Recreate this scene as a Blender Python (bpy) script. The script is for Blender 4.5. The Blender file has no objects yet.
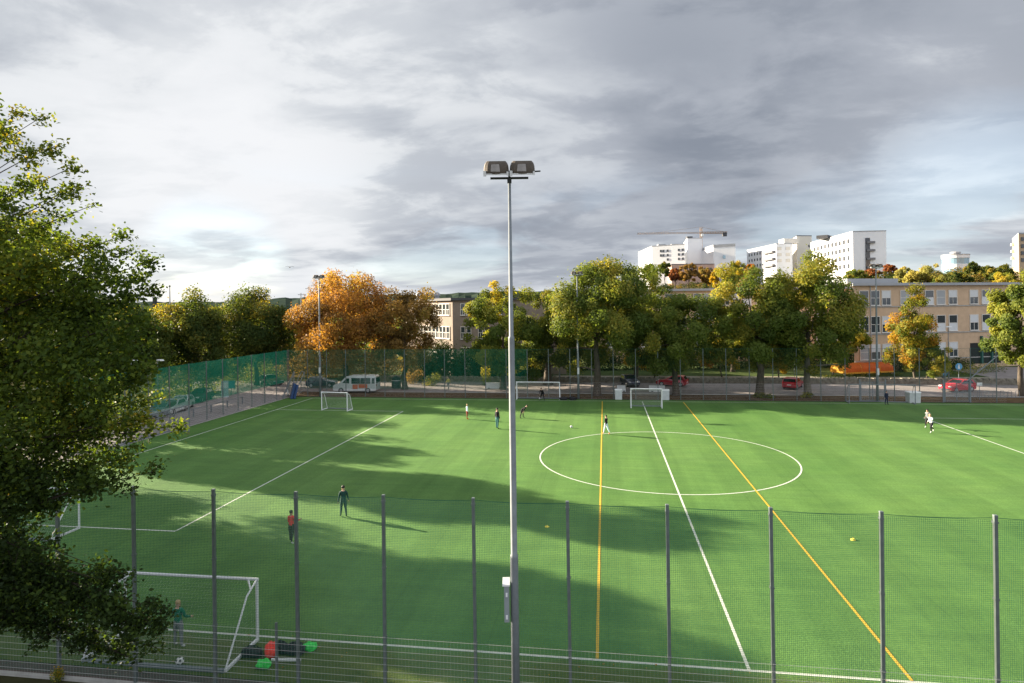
import bpy, bmesh, math, random
import numpy as np
from mathutils import Vector, Matrix

S = bpy.context.scene
C = S.collection
R = math.radians
rng = np.random.default_rng(7)
random.seed(7)

# ---------------------------------------------------------------- camera
FOC, YAW, ROLL, SHY, CAMH = 619.9, 0.1476, -0.0127, -34.77, 11.215
cam = bpy.data.cameras.new('camera')
cam.sensor_width = 36.0
cam.lens = FOC / 1024 * 36
cam.shift_y = SHY / 1024
cam.clip_start = 0.2
cam.clip_end = 20000
camo = bpy.data.objects.new('camera', cam)
C.objects.link(camo)
cF = Vector((-math.sin(YAW), math.cos(YAW), 0))
cR0 = Vector((math.cos(YAW), math.sin(YAW), 0))
cU0 = Vector((0, 0, 1))
cR = cR0 * math.cos(ROLL) + cU0 * math.sin(ROLL)
cU = cU0 * math.cos(ROLL) - cR0 * math.sin(ROLL)
m = Matrix((cR, cU, -cF)).transposed().to_4x4()
m.translation = (0, 0, CAMH)
camo.matrix_world = m
S.camera = camo

# ---------------------------------------------------------------- sun, sky, exposure
SUN_AZ = math.pi - R(18.0)           # direction towards the sun, counter-clockwise from +X
SUN_EL = R(17.5)
sunv = Vector((math.cos(SUN_EL) * math.cos(SUN_AZ), math.cos(SUN_EL) * math.sin(SUN_AZ), math.sin(SUN_EL)))
sl = bpy.data.lights.new('sun', 'SUN')
sl.energy = 5.0
sl.angle = R(0.5)
sl.color = (1.0, 0.86, 0.66)
so = bpy.data.objects.new('sun', sl)
C.objects.link(so)
so.location = (-60, 20, 60)
so.rotation_euler = sunv.to_track_quat('Z', 'Y').to_euler()
S.view_settings.view_transform = 'Standard'
S.view_settings.look = 'None'
S.view_settings.gamma = 1
S.view_settings.exposure = 2.25
S.view_settings.use_curve_mapping = False


def ray(px, py):
    return cF + cR * ((px - 512) / FOC) - cU * ((py - 341.5 - SHY) / FOC)


def G(px, py, z=0.0):
    """ground point seen at a pixel"""
    r = ray(px, py)
    t = (CAMH - z) / -r.z
    return Vector((r.x * t, r.y * t, z))


def PD(px, d, z=0.0):
    """point of column px at depth d, at height z"""
    r = ray(px, 306.7 - (px - 512) * 0.0127)
    return Vector((r.x * d, r.y * d, z))


def ZD(px, py, d):
    return CAMH + ray(px, py).z * d


# ---------------------------------------------------------------- world
W = bpy.data.worlds.new('World')
S.world = W
W.use_nodes = True
nt = W.node_tree
nt.nodes.clear()


def nd(tree, typ, **kw):
    n = tree.nodes.new(typ)
    for k, v in kw.items():
        if k.startswith('i_'):
            key = k[2:]
            key = int(key) if key.isdigit() else key
            n.inputs[key].default_value = v
        else:
            setattr(n, k, v)
    return n


def sky_world():
    L = nt.links.new

    def math_(op, a, b=None, clamp=False):
        n = nd(nt, 'ShaderNodeMath', operation=op, use_clamp=clamp)
        for i, v in enumerate((a, b)):
            if v is None:
                continue
            if isinstance(v, (int, float)):
                n.inputs[i].default_value = v
            else:
                L(v, n.inputs[i])
        return n.outputs[0]

    def smooth(v, lo, hi, a=0.0, b=1.0):
        n = nd(nt, 'ShaderNodeMapRange', interpolation_type='SMOOTHERSTEP')
        L(v, n.inputs[0])
        n.inputs[1].default_value = lo
        n.inputs[2].default_value = hi
        n.inputs[3].default_value = a
        n.inputs[4].default_value = b
        return n.outputs[0]

    def mix(f, a, b):
        n = nd(nt, 'ShaderNodeMix', data_type='RGBA')
        n.clamp_factor = True
        if isinstance(f, float):
            n.inputs[0].default_value = f
        else:
            L(f, n.inputs[0])
        for k, v in ((6, a), (7, b)):
            if isinstance(v, tuple):
                n.inputs[k].default_value = (*v, 1)
            else:
                L(v, n.inputs[k])
        return n.outputs[2]

    tc = nd(nt, 'ShaderNodeTexCoord')
    sep = nd(nt, 'ShaderNodeSeparateXYZ')
    L(tc.outputs['Generated'], sep.inputs[0])
    dx, dy, dz = sep.outputs
    dzc = math_('ADD', math_('MAXIMUM', dz, 0.0), 0.155)
    u = math_('DIVIDE', dx, dzc)
    v = math_('DIVIDE', dy, dzc)
    cmb = nd(nt, 'ShaderNodeCombineXYZ')
    L(u, cmb.inputs[0])
    L(v, cmb.inputs[1])

    def noise(scale, det, rough, dist, off, lac=2.0):
        mp = nd(nt, 'ShaderNodeMapping')
        mp.inputs['Location'].default_value = off
        mp.inputs['Rotation'].default_value = (0, 0, R(25))
        mp.inputs['Scale'].default_value = (0.85, 1.1, 1)
        L(cmb.outputs[0], mp.inputs[0])
        n = nd(nt, 'ShaderNodeTexNoise')
        n.inputs['Scale'].default_value = scale
        n.inputs['Detail'].default_value = det
        n.inputs['Roughness'].default_value = rough
        n.inputs['Distortion'].default_value = dist
        L(mp.outputs[0], n.inputs['Vector'])
        return n.outputs[0]

    def lobe(px, py, lo, hi):
        d = ray(px, py).normalized()
        dp = nd(nt, 'ShaderNodeVectorMath', operation='DOT_PRODUCT')
        L(tc.outputs['Generated'], dp.inputs[0])
        dp.inputs[1].default_value = d
        return smooth(dp.outputs['Value'], math.cos(R(hi)), math.cos(R(lo)))

    sky = nd(nt, 'ShaderNodeTexSky', sky_type='NISHITA')
    sky.sun_disc = False
    sky.sun_elevation = SUN_EL
    sky.sun_rotation = math.pi / 2 - SUN_AZ
    sky.air_density = 1.0
    sky.dust_density = 0.6
    n1 = noise(0.72, 12, 0.56, 0.3, (5.6, 2.9, 0))        # big masses
    n2 = noise(2.3, 12, 0.60, 0.25, (-4.2, 8.3, 2))        # billows
    n3 = noise(0.30, 4, 0.45, 0.2, (9.4, -2.6, 5))       # thickness
    sm = smooth(n1, 0.39, 0.62)
    bil = smooth(n2, 0.385, 0.625)
    thick = smooth(n3, 0.36, 0.64)
    # thickness of the deck: bright thin cloud towards the sun side, heavier overhead and to the right
    glow = lobe(200, 205, 0, 17)
    glow2 = lobe(-250, 60, 5, 62)
    rightgap = lobe(985, 232, 0, 12)
    lowgap = lobe(890, 165, 0, 11)
    heavy = lobe(880, 40, 0, 27)
    heavy2 = lobe(470, 205, 0, 12)
    heavy3 = lobe(215, 268, 0, 5)
    heavy4 = lobe(620, 110, 0, 12)
    t = math_('ADD', math_('MULTIPLY', sm, 0.42), math_('MULTIPLY', bil, 0.34))
    t = math_('ADD', t, math_('MULTIPLY', thick, 0.12))
    t = math_('ADD', t, math_('MULTIPLY', heavy4, 0.16))
    t = math_('ADD', t, 0.215)
    t = math_('SUBTRACT', t, math_('MULTIPLY', glow, 0.32))
    t = math_('SUBTRACT', t, math_('MULTIPLY', glow2, 0.24))
    t = math_('SUBTRACT', t, math_('MULTIPLY', rightgap, 0.22))
    t = math_('SUBTRACT', t, math_('MULTIPLY', lowgap, 0.30))
    t = math_('ADD', t, math_('MULTIPLY', heavy, 0.36))
    t = math_('ADD', t, math_('MULTIPLY', heavy2, 0.20))
    t = math_('ADD', t, math_('MULTIPLY', heavy3, 0.22))
    ramp = nd(nt, 'ShaderNodeValToRGB')
    cr = ramp.color_ramp
    cr.elements[0].position = 0.0
    cr.elements[0].color = (1.92, 1.95, 2.00, 1)
    cr.elements[1].position = 1.0
    cr.elements[1].color = (0.55, 0.62, 0.75, 1)
    for pos, col in ((0.25, (1.72, 1.77, 1.83, 1)), (0.43, (1.30, 1.37, 1.47, 1)), (0.66, (0.92, 0.99, 1.12, 1))):
        e = cr.elements.new(pos)
        e.color = col
    tr_ = nd(nt, 'ShaderNodeMapRange')
    L(t, tr_.inputs[0])
    tr_.inputs[1].default_value = -0.30
    tr_.inputs[2].default_value = 1.38
    L(tr_.outputs[0], ramp.inputs[0])
    # breaks of clear sky low over the horizon
    n4 = noise(0.85, 8, 0.5, 0.6, (1.3, 12.6, 7))
    low = smooth(dz, 0.03, 0.26, 1.0, 0.0)
    gap = math_('MULTIPLY', smooth(n4, 0.50, 0.66), low)
    gap = math_('MAXIMUM', gap, math_('MULTIPLY', rightgap, smooth(n4, 0.40, 0.56)))
    gap = math_('MAXIMUM', gap, math_('MULTIPLY', lobe(215, 266, 0, 7), smooth(n4, 0.36, 0.50, 1.6, 0.4)))
    gapf = math_('MULTIPLY', gap, 0.36)
    clear = mix(0.72, sky.outputs[0], (1.05, 1.36, 1.75))
    col = mix(gapf, ramp.outputs[0], clear)
    # brighter veil right above the horizon
    hz = smooth(dz, 0.0, 0.06, 0.6, 0.0)
    col = mix(hz, col, (1.75, 1.8, 1.88))
    # added fill: the unseen sky behind the camera is brightened to lift facing walls
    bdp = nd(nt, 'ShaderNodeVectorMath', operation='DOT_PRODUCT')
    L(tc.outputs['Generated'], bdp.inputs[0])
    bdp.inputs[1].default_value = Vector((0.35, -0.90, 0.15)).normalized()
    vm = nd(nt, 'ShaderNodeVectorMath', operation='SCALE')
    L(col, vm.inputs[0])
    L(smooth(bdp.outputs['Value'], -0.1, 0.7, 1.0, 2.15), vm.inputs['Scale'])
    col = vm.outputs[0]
    # below the horizon: dull ground
    below = smooth(dz, -0.02, 0.0, 1.0, 0.0)
    col = mix(below, col, (0.5, 0.55, 0.45))
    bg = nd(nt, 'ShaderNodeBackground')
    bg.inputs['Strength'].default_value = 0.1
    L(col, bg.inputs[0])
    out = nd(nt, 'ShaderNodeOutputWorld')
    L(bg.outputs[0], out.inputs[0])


sky_world()

# ---------------------------------------------------------------- materials
MATS = {}


def mat(name, col, rough=0.7, metal=0.0, var=0.0, scale=3.0, bump=0.0, spec=0.35, detail=4, stretch=None, col2=None, alpha=None):
    if name in MATS:
        return MATS[name]
    M = bpy.data.materials.new(name)
    M.use_nodes = True
    t = M.node_tree
    b = t.nodes['Principled BSDF']
    b.inputs['Roughness'].default_value = rough
    b.inputs['Metallic'].default_value = metal
    b.inputs['Specular IOR Level'].default_value = spec
    b.inputs['Base Color'].default_value = (*col, 1)
    if var > 0 or bump > 0:
        tc = nd(t, 'ShaderNodeTexCoord')
        mp = nd(t, 'ShaderNodeMapping')
        if stretch:
            mp.inputs['Scale'].default_value = stretch
        t.links.new(tc.outputs['Object'], mp.inputs[0])
        n = nd(t, 'ShaderNodeTexNoise')
        n.inputs['Scale'].default_value = scale
        n.inputs['Detail'].default_value = detail
        n.inputs['Roughness'].default_value = 0.6
        t.links.new(mp.outputs[0], n.inputs['Vector'])
        r = nd(t, 'ShaderNodeValToRGB')
        r.color_ramp.elements[0].position = 0.28
        r.color_ramp.elements[1].position = 0.72
        c1 = tuple(max(0, c * (1 - var)) for c in col)
        c2 = col2 or tuple(min(1, c * (1 + var)) for c in col)
        r.color_ramp.elements[0].color = (*c1, 1)
        r.color_ramp.elements[1].color = (*c2, 1)
        t.links.new(n.outputs[0], r.inputs[0])
        t.links.new(r.outputs[0], b.inputs['Base Color'])
        if bump > 0:
            bp = nd(t, 'ShaderNodeBump')
            bp.inputs['Strength'].default_value = bump
            bp.inputs['Distance'].default_value = 0.05
            t.links.new(n.outputs[0], bp.inputs['Height'])
            t.links.new(bp.outputs[0], b.inputs['Normal'])
    MATS[name] = M
    return M


def leaf_mat(name, stops, trans=0.42):
    """leaf colours picked per leaf from the attribute 'tint'"""
    M = bpy.data.materials.new(name)
    M.use_nodes = True
    t = M.node_tree
    b = t.nodes['Principled BSDF']
    b.inputs['Roughness'].default_value = 0.6
    b.inputs['Specular IOR Level'].default_value = 0.12
    at = nd(t, 'ShaderNodeAttribute', attribute_name='tint')
    r = nd(t, 'ShaderNodeValToRGB')
    els = r.color_ramp.elements
    els[0].position, els[0].color = stops[0][0], (*stops[0][1], 1)
    els[1].position, els[1].color = stops[-1][0], (*stops[-1][1], 1)
    for p, c in stops[1:-1]:
        e = els.new(p)
        e.color = (*c, 1)
    t.links.new(at.outputs['Fac'], r.inputs[0])
    t.links.new(r.outputs[0], b.inputs['Base Color'])
    tr = nd(t, 'ShaderNodeBsdfTranslucent')
    br = nd(t, 'ShaderNodeMix', data_type='RGBA')
    br.blend_type = 'MULTIPLY'
    br.inputs[0].default_value = 1
    br.inputs[7].default_value = (1.55, 1.5, 0.65, 1)
    t.links.new(r.outputs[0], br.inputs[6])
    t.links.new(br.outputs[2], tr.inputs[0])
    mx = nd(t, 'ShaderNodeMixShader')
    mx.inputs[0].default_value = trans
    t.links.new(b.outputs[0], mx.inputs[1])
    t.links.new(tr.outputs[0], mx.inputs[2])
    t.links.new(mx.outputs[0], t.nodes['Material Output'].inputs[0])
    return M


WHITE = mat('white paint', (0.72, 0.73, 0.72), 0.5, var=0.06, scale=2)
GALV = mat('galvanised steel', (0.17, 0.19, 0.205), 0.55, 0.0, var=0.14, scale=6)
POST = mat('fence post steel', (0.120, 0.145, 0.142), 0.5, 0.2, var=0.15, scale=5)
ALU = mat('white aluminium', (0.68, 0.69, 0.70), 0.4, var=0.06, scale=5)
NETG = mat('green netting twine', (0.006, 0.092, 0.062), 0.8)
NETD = mat('green windbreak weave', (0.010, 0.200, 0.120), 0.8)
NETW = mat('white goal twine', (0.55, 0.56, 0.56), 0.8)
WIRE = mat('fence wire', (0.46, 0.48, 0.48), 0.5, 0.2)
BARK = mat('bark', (0.085, 0.068, 0.052), 0.95, var=0.4, scale=7, bump=0.6, stretch=(1, 1, 0.25))
BARKN = mat('dark bark', (0.040, 0.032, 0.026), 0.95, var=0.4, scale=7, bump=0.6, stretch=(1, 1, 0.25), spec=0.1)
BARKG = mat('grey bark', (0.15, 0.13, 0.105), 0.95, var=0.35, scale=7, bump=0.5, stretch=(1, 1, 0.25))
BLACK = mat('black rubber', (0.012, 0.012, 0.013), 0.8)
DARK = mat('dark plastic', (0.025, 0.027, 0.03), 0.55)
GLASS = mat('window glass', (0.03, 0.04, 0.05), 0.08, spec=0.6, var=0.3, scale=0.3)
CONC = mat('concrete', (0.33, 0.32, 0.30), 0.9, var=0.18, scale=2)


# ---------------------------------------------------------------- mesh helpers
class MB:
    def __init__(s):
        s.v, s.f, s.mi = [], [], []

    def add(s, vs, fs, mi=0):
        o = len(s.v)
        s.v += [tuple(x) for x in vs]
        s.f += [tuple(i + o for i in f) for f in fs]
        s.mi += [mi] * len(fs)
        return s

    def box(s, c, d, rz=0.0, mi=0, top=1.0):
        """centre c, size d; top < 1 tapers the upper face"""
        cr, sr = math.cos(rz), math.sin(rz)
        vs = []
        for z in (-.5, .5):
            k = top if z > 0 else 1
            for x, y in ((-.5, -.5), (.5, -.5), (.5, .5), (-.5, .5)):
                X, Y = x * d[0] * k, y * d[1] * k
                vs.append((c[0] + X * cr - Y * sr, c[1] + X * sr + Y * cr, c[2] + z * d[2]))
        return s.add(vs, [(3, 2, 1, 0), (4, 5, 6, 7), (0, 1, 5, 4), (1, 2, 6, 5), (2, 3, 7, 6), (3, 0, 4, 7)], mi)

    def tube(s, pts, rad, n=8, mi=0, caps=True):
        pts = [Vector(p) for p in pts]
        if not isinstance(rad, (list, tuple)):
            rad = [rad] * len(pts)
        vs = []
        ref = None
        for i, p in enumerate(pts):
            a = pts[max(i - 1, 0)]
            b = pts[min(i + 1, len(pts) - 1)]
            t = (b - a).normalized()
            if ref is None:
                ref = Vector((0, 0, 1)) if abs(t.z) < 0.9 else Vector((1, 0, 0))
            x = t.cross(ref).normalized()
            y = x.cross(t).normalized()
            ref = y
            off = math.pi / 4 if n == 4 else 0
            for k in range(n):
                an = 2 * math.pi * k / n + off
                vs.append(p + (x * math.cos(an) + y * math.sin(an)) * rad[i])
        fs = []
        for i in range(len(pts) - 1):
            for k in range(n):
                k2 = (k + 1) % n
                fs.append((i * n + k2, i * n + k, (i + 1) * n + k, (i + 1) * n + k2))
        if caps:
            fs.append(tuple(range(n)))
            fs.append(tuple(reversed(range((len(pts) - 1) * n, len(pts) * n))))
        return s.add(vs, fs, mi)

    def prism(s, poly, z0, z1, mi=0):
        n = len(poly)
        vs = [(p[0], p[1], z0) for p in poly] + [(p[0], p[1], z1) for p in poly]
        fs = [tuple(reversed(range(n))), tuple(range(n, 2 * n))]
        for i in range(n):
            j = (i + 1) % n
            fs.append((i, j, n + j, n + i))
        return s.add(vs, fs, mi)

    def lathe(s, prof, n=16, c=(0, 0, 0), mi=0):
        vs = []
        for r, z in prof:
            for k in range(n):
                a = 2 * math.pi * k / n
                vs.append((c[0] + r * math.cos(a), c[1] + r * math.sin(a), c[2] + z))
        fs = []
        for i in range(len(prof) - 1):
            for k in range(n):
                k2 = (k + 1) % n
                fs.append((i * n + k, i * n + k2, (i + 1) * n + k2, (i + 1) * n + k))
        fs.append(tuple(reversed(range(n))))
        fs.append(tuple(range((len(prof) - 1) * n, len(prof) * n)))
        return s.add(vs, fs, mi)

    def sheet(s, pts, mi=0):
        return s.add(pts, [tuple(range(len(pts)))], mi)

    def build(s, name, mats, parent=None, world=False, smooth=False, bevel=0.0):
        me = bpy.data.meshes.new(name)
        v = s.v
        if world and parent is not None:
            l = parent.location
            v = [(a - l[0], b - l[1], c - l[2]) for a, b, c in v]
        me.from_pydata(v, [], s.f)
        if not isinstance(mats, (list, tuple)):
            mats = [mats]
        for mm in mats:
            me.materials.append(mm)
        if len(mats) > 1:
            me.polygons.foreach_set('material_index', s.mi)
        if bevel > 0:
            bm = bmesh.new()
            bm.from_mesh(me)
            bmesh.ops.bevel(bm, geom=[e for e in bm.edges if len(e.link_faces) == 2 and e.calc_face_angle(0) > 0.5],
                            offset=bevel, segments=2, affect='EDGES', profile=0.6)
            bm.to_mesh(me)
            bm.free()
        if smooth:
            me.polygons.foreach_set('use_smooth', [True] * len(me.polygons))
        me.update()
        o = bpy.data.objects.new(name, me)
        C.objects.link(o)
        if parent is not None:
            o.parent = parent
        return o


def tag(o, label=None, cat=None, group=None, kind=None):
    if label:
        o['label'] = label
    if cat:
        o['category'] = cat
    if group:
        o['group'] = group
    if kind:
        o['kind'] = kind
    return o


def thing(name, label, cat, loc=(0, 0, 0), rz=0.0, group=None):
    o = bpy.data.objects.new(name, None)
    o.empty_display_size = 0.3
    C.objects.link(o)
    o.location = loc
    o.rotation_euler = (0, 0, rz)
    return tag(o, label, cat, group)


def kids(o):
    return [c for c in C.objects if c.parent == o]


def dup(root, loc, rz=0.0, label=None, group=None, scale=None, sub=None):
    r = root.copy()
    C.objects.link(r)
    r.location = loc
    r.rotation_euler = (0, 0, rz)
    if scale is not None:
        r.scale = scale if isinstance(scale, tuple) else (scale,) * 3
    if label:
        r['label'] = label
    if group:
        r['group'] = group
    for ch in kids(root):
        c = ch.copy()
        C.objects.link(c)
        c.parent = r
        for g in kids(ch):
            d = g.copy()
            C.objects.link(d)
            d.parent = c
    return r


def struct(o):
    o['kind'] = 'structure'
    return o


def sstep(a, b, x):
    t = np.clip((x - a) / (b - a), 0, 1)
    return t * t * (3 - 2 * t)


# ---------------------------------------------------------------- ground and terrain
def terr(X, Y):
    r = np.sqrt(((X - 190) / 290.0) ** 2 + ((Y - 450) / 300.0) ** 2)
    h = 22.0 * sstep(1.10, 0.45, r)
    return h - 0.03


GROUND = mat('soil and rough grass', (0.050, 0.052, 0.026), 0.95, spec=0.0, var=0.45, scale=0.35, col2=(0.075, 0.07, 0.038), detail=8)
ax = np.sinh(np.linspace(-5.2, 5.2, 150)) / math.sinh(5.2) * 7000 + 60
ay = np.sinh(np.linspace(-3.6, 5.2, 170)) / math.sinh(5.2) * 7000 + 150
gx, gy = np.meshgrid(ax, ay)
gz = terr(gx, gy)
V = np.stack([gx, gy, gz], -1).reshape(-1, 3)
nx, ny = len(ax), len(ay)
idx = np.arange(nx * ny).reshape(ny, nx)
F = np.stack([idx[:-1, :-1], idx[:-1, 1:], idx[1:, 1:], idx[1:, :-1]], -1).reshape(-1, 4)
g = MB()
g.add(V.tolist(), F.tolist())
struct(g.build('ground', GROUND, smooth=True))

# the sports ground: lines are measured in the pitch's own metres
PX0, PY0 = 4.25, 46.79          # centre spot
HW, PA, PYL, PC, PL = 27.0, 26.0, 4.61, 18.1, 40.65
FY = 16.75                      # near fence
BY = 75.3                       # far fence
LX = -40.6                      # left fence


def turf_material():
    M = bpy.data.materials.new('artificial turf')
    M.use_nodes = True
    t = M.node_tree
    L = t.links.new
    b = t.nodes['Principled BSDF']
    b.inputs['Roughness'].default_value = 0.75
    b.inputs['Specular IOR Level'].default_value = 0.12
    tc = nd(t, 'ShaderNodeTexCoord')

    def noise(scale, det, stretch=(1, 1, 1), rough=0.6):
        mp = nd(t, 'ShaderNodeMapping')
        mp.inputs['Scale'].default_value = stretch
        L(tc.outputs['Object'], mp.inputs[0])
        n = nd(t, 'ShaderNodeTexNoise')
        n.inputs['Scale'].default_value = scale
        n.inputs['Detail'].default_value = det
        n.inputs['Roughness'].default_value = rough
        L(mp.outputs[0], n.inputs['Vector'])
        return n.outputs[0]

    def ramp(v, p0, p1, c0, c1):
        r = nd(t, 'ShaderNodeValToRGB')
        r.color_ramp.elements[0].position = p0
        r.color_ramp.elements[1].position = p1
        r.color_ramp.elements[0].color = (*c0, 1)
        r.color_ramp.elements[1].color = (*c1, 1)
        L(v, r.inputs[0])
        return r.outputs[0]

    def mul(a, bb, f=1.0):
        n = nd(t, 'ShaderNodeMix', data_type='RGBA', blend_type='MULTIPLY')
        n.inputs[0].default_value = f
        L(a, n.inputs[6])
        L(bb, n.inputs[7])
        return n.outputs[2]

    base = ramp(noise(0.11, 5), 0.3, 0.7, (0.070, 0.157, 0.037), (0.095, 0.188, 0.047))
    fine = ramp(noise(9, 3, (1, 1, 1), 0.7), 0.25, 0.75, (0.74, 0.77, 0.72), (1.24, 1.2, 1.24))
    streak = ramp(noise(1.0, 4, (0.22, 3.0, 1)), 0.3, 0.7, (0.90, 0.91, 0.9), (1.09, 1.08, 1.09))
    streak2 = ramp(noise(1.0, 4, (2.2, 0.12, 1)), 0.35, 0.7, (0.94, 0.95, 0.94), (1.05, 1.05, 1.05))
    roll = nd(t, 'ShaderNodeTexWave', wave_type='BANDS', bands_direction='X')
    roll.inputs['Scale'].default_value = 0.078
    roll.inputs['Distortion'].default_value = 0.1
    L(tc.outputs['Object'], roll.inputs[0])
    rolls = ramp(roll.outputs[0], 0.42, 0.58, (0.93, 0.94, 0.93), (1.03, 1.03, 1.03))
    seam = nd(t, 'ShaderNodeTexWave', wave_type='BANDS', bands_direction='X', wave_profile='SAW')
    seam.inputs['Scale'].default_value = 0.0785
    seam.inputs['Distortion'].default_value = 0.0
    L(tc.outputs['Object'], seam.inputs[0])
    seams = ramp(seam.outputs[0], 0.004, 0.012, (0.80, 0.83, 0.80), (1, 1, 1))
    patch = ramp(noise(0.45, 6, (1, 1.6, 1), 0.65), 0.38, 0.66, (0.89, 0.90, 0.93), (1.07, 1.05, 1.02))
    worn_ = ramp(noise(0.06, 3, (1, 1, 1)), 0.46, 0.66, (1, 1, 1), (1.13, 1.06, 1.12))
    col = mul(mul(mul(mul(mul(mul(mul(base, fine), streak), streak2), rolls), seams), patch), worn_)
    # worn, moss-brown margin outside the touchline
    sep = nd(t, 'ShaderNodeSeparateXYZ')
    L(tc.outputs['Object'], sep.inputs[0])
    wob = nd(t, 'ShaderNodeMath', operation='MULTIPLY_ADD')
    L(noise(0.8, 4), wob.inputs[0])
    wob.inputs[1].default_value = 1.2
    L(sep.outputs[1], wob.inputs[2])
    rm = nd(t, 'ShaderNodeMapRange', interpolation_type='SMOOTHSTEP')
    L(wob.outputs[0], rm.inputs[0])
    rm.inputs[1].default_value = 19.9
    rm.inputs[2].default_value = 20.6
    rm.inputs[3].default_value = 0.75
    rm.inputs[4].default_value = 0.0
    mx = nd(t, 'ShaderNodeMix', data_type='RGBA')
    L(rm.outputs[0], mx.inputs[0])
    L(col, mx.inputs[6])
    worn = mul(ramp(noise(1.5, 5), 0.3, 0.7, (0.060, 0.085, 0.020), (0.105, 0.115, 0.034)), fine)
    L(worn, mx.inputs[7])
    L(mx.outputs[2], b.inputs['Base Color'])
    bp = nd(t, 'ShaderNodeBump')
    bp.inputs['Strength'].default_value = 0.5
    bp.inputs['Distance'].default_value = 0.03
    L(noise(14, 3), bp.inputs['Height'])
    L(bp.outputs[0], b.inputs['Normal'])
    return M


TURF = turf_material()
ASPH = mat('grey asphalt', (0.225, 0.205, 0.198), 0.9, spec=0.05, var=0.22, scale=1.2, detail=9)
ASPHP = mat('path asphalt', (0.105, 0.088, 0.078), 0.9, spec=0.05, var=0.25, scale=2.0, detail=9)
PATHL = mat('pale gravel path', (0.26, 0.235, 0.19), 0.95, spec=0.05, var=0.15, scale=1.0, detail=8)
LEAFY = mat('leaf strewn soil', (0.095, 0.062, 0.042), 0.95, spec=0.05, var=0.5, scale=2.2, col2=(0.16, 0.11, 0.06), detail=9)
LAWN = mat('lawn', (0.050, 0.070, 0.022), 0.95, spec=0.05, var=0.3, scale=1.2, detail=8)


def slab(name, m_, x0, x1, y0, y1, z):
    return struct(MB().sheet([(x0, y0, z), (x1, y0, z), (x1, y1, z), (x0, y1, z)]).build(name, m_))


slab('turf', TURF, -39.9, 62, 17.42, 74.75, 0.0)
slab('near_path', ASPHP, -70, 70, FY + 0.06, 17.40, -0.004)
slab('leaf_strip', LEAFY, -41, 75, 74.77, 79.6, -0.006)
slab('road', ASPH, -64, 110, 79.62, 90.9, 0.0)
slab('side_street', ASPH, -51.5, -40.05, -10, 79.60, -0.008)
struct(MB().box((-15, FY - 0.02, -0.02), (110, 0.09, 0.20)).build('kerb', CONC))
struct(MB().box((18, 79.61, 0.02), (116, 0.14, 0.12)).build('road_kerb', CONC))
struct(MB().box((-40.0, 44, -0.02), (0.10, 62, 0.10)).build('turf_edging', CONC))
struct(MB().box((11, 74.76, -0.02), (102, 0.06, 0.14)).build('far_edging', DARK))


def ring(mb, cx, cy, r, w, z, n=96):
    vs, fs = [], []
    for i in range(n):
        a = 2 * math.pi * i / n
        for rr in (r - w / 2, r + w / 2):
            vs.append((cx + rr * math.cos(a), cy + rr * math.sin(a), z))
    for i in range(n):
        j = (i + 1) % n
        fs.append((2 * i, 2 * i + 1, 2 * j + 1, 2 * j))
    mb.add(vs, fs)


LINEW = mat('white line', (0.50, 0.55, 0.46), 0.8, var=0.34, scale=11, detail=9, col2=(0.62, 0.64, 0.58))
LINEY = mat('yellow line', (0.50, 0.33, 0.03), 0.8, var=0.30, scale=11, detail=9, col2=(0.62, 0.39, 0.03))
z1 = 0.004
lw = 0.105
wl = MB()


def hl(x0, x1, y, w=lw, z=z1, mb=wl):
    mb.sheet([(x0, y - w / 2, z), (x1, y - w / 2, z), (x1, y + w / 2, z), (x0, y + w / 2, z)])


def vl(x, y0, y1, w=lw, z=z1, mb=wl):
    mb.sheet([(x - w / 2, y0, z), (x + w / 2, y0, z), (x + w / 2, y1, z), (x - w / 2, y1, z)])


GLX = -36.6
hl(GLX, PX0 + PL, PY0 - HW)
hl(GLX, PX0 + PL, PY0 + HW - 0.2)
e = lw / 2 + 0.001
ya, yb = PY0 - HW + e, PY0 + HW - 0.2 - e
vl(PX0, ya, yb)
vl(GLX + 0.06, ya, yb)
vl(PX0 + PL, ya, yb)
for sx, gxx in ((-1, GLX + 0.12), (1, PX0 + PL - e)):
    xv = PX0 + sx * PA
    hl(min(gxx, xv), max(gxx, xv), PY0 - PC)
    hl(min(gxx, xv), max(gxx, xv), PY0 + PC)
    vl(xv, PY0 - PC + e, PY0 + PC - e)
struct(wl.build('white_pitch_lines', LINEW))
ci = MB()
ring(ci, PX0, PY0, 9.15, lw, 0.007)
struct(ci.build('centre_circle_line', LINEW))
yl = MB()
vl(PX0 - PYL, ya, yb - 0.2, w=0.10, z=0.010, mb=yl)
vl(PX0 + PYL, ya, yb - 0.2, w=0.10, z=0.010, mb=yl)
struct(yl.build('yellow_pitch_lines', LINEY))

# terrace behind the road
TZ = 0.35
TY = 91.9
slab('terrace', LAWN, -36, 150, TY, 150, TZ - 0.03)
slab('terrace_path', PATHL, -34, 54, TY + 0.9, 97.0, TZ)
slab('school_yard', ASPH, 54.02, 110, TY + 0.5, 112.0, TZ)

# far hills on the left horizon
HILL = mat('wooded hills', (0.024, 0.042, 0.040), 1.0, spec=0.0, var=0.35, scale=0.012, detail=9, col2=(0.045, 0.06, 0.042))  # bluish tone of distance haze mixed into the forest green


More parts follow.
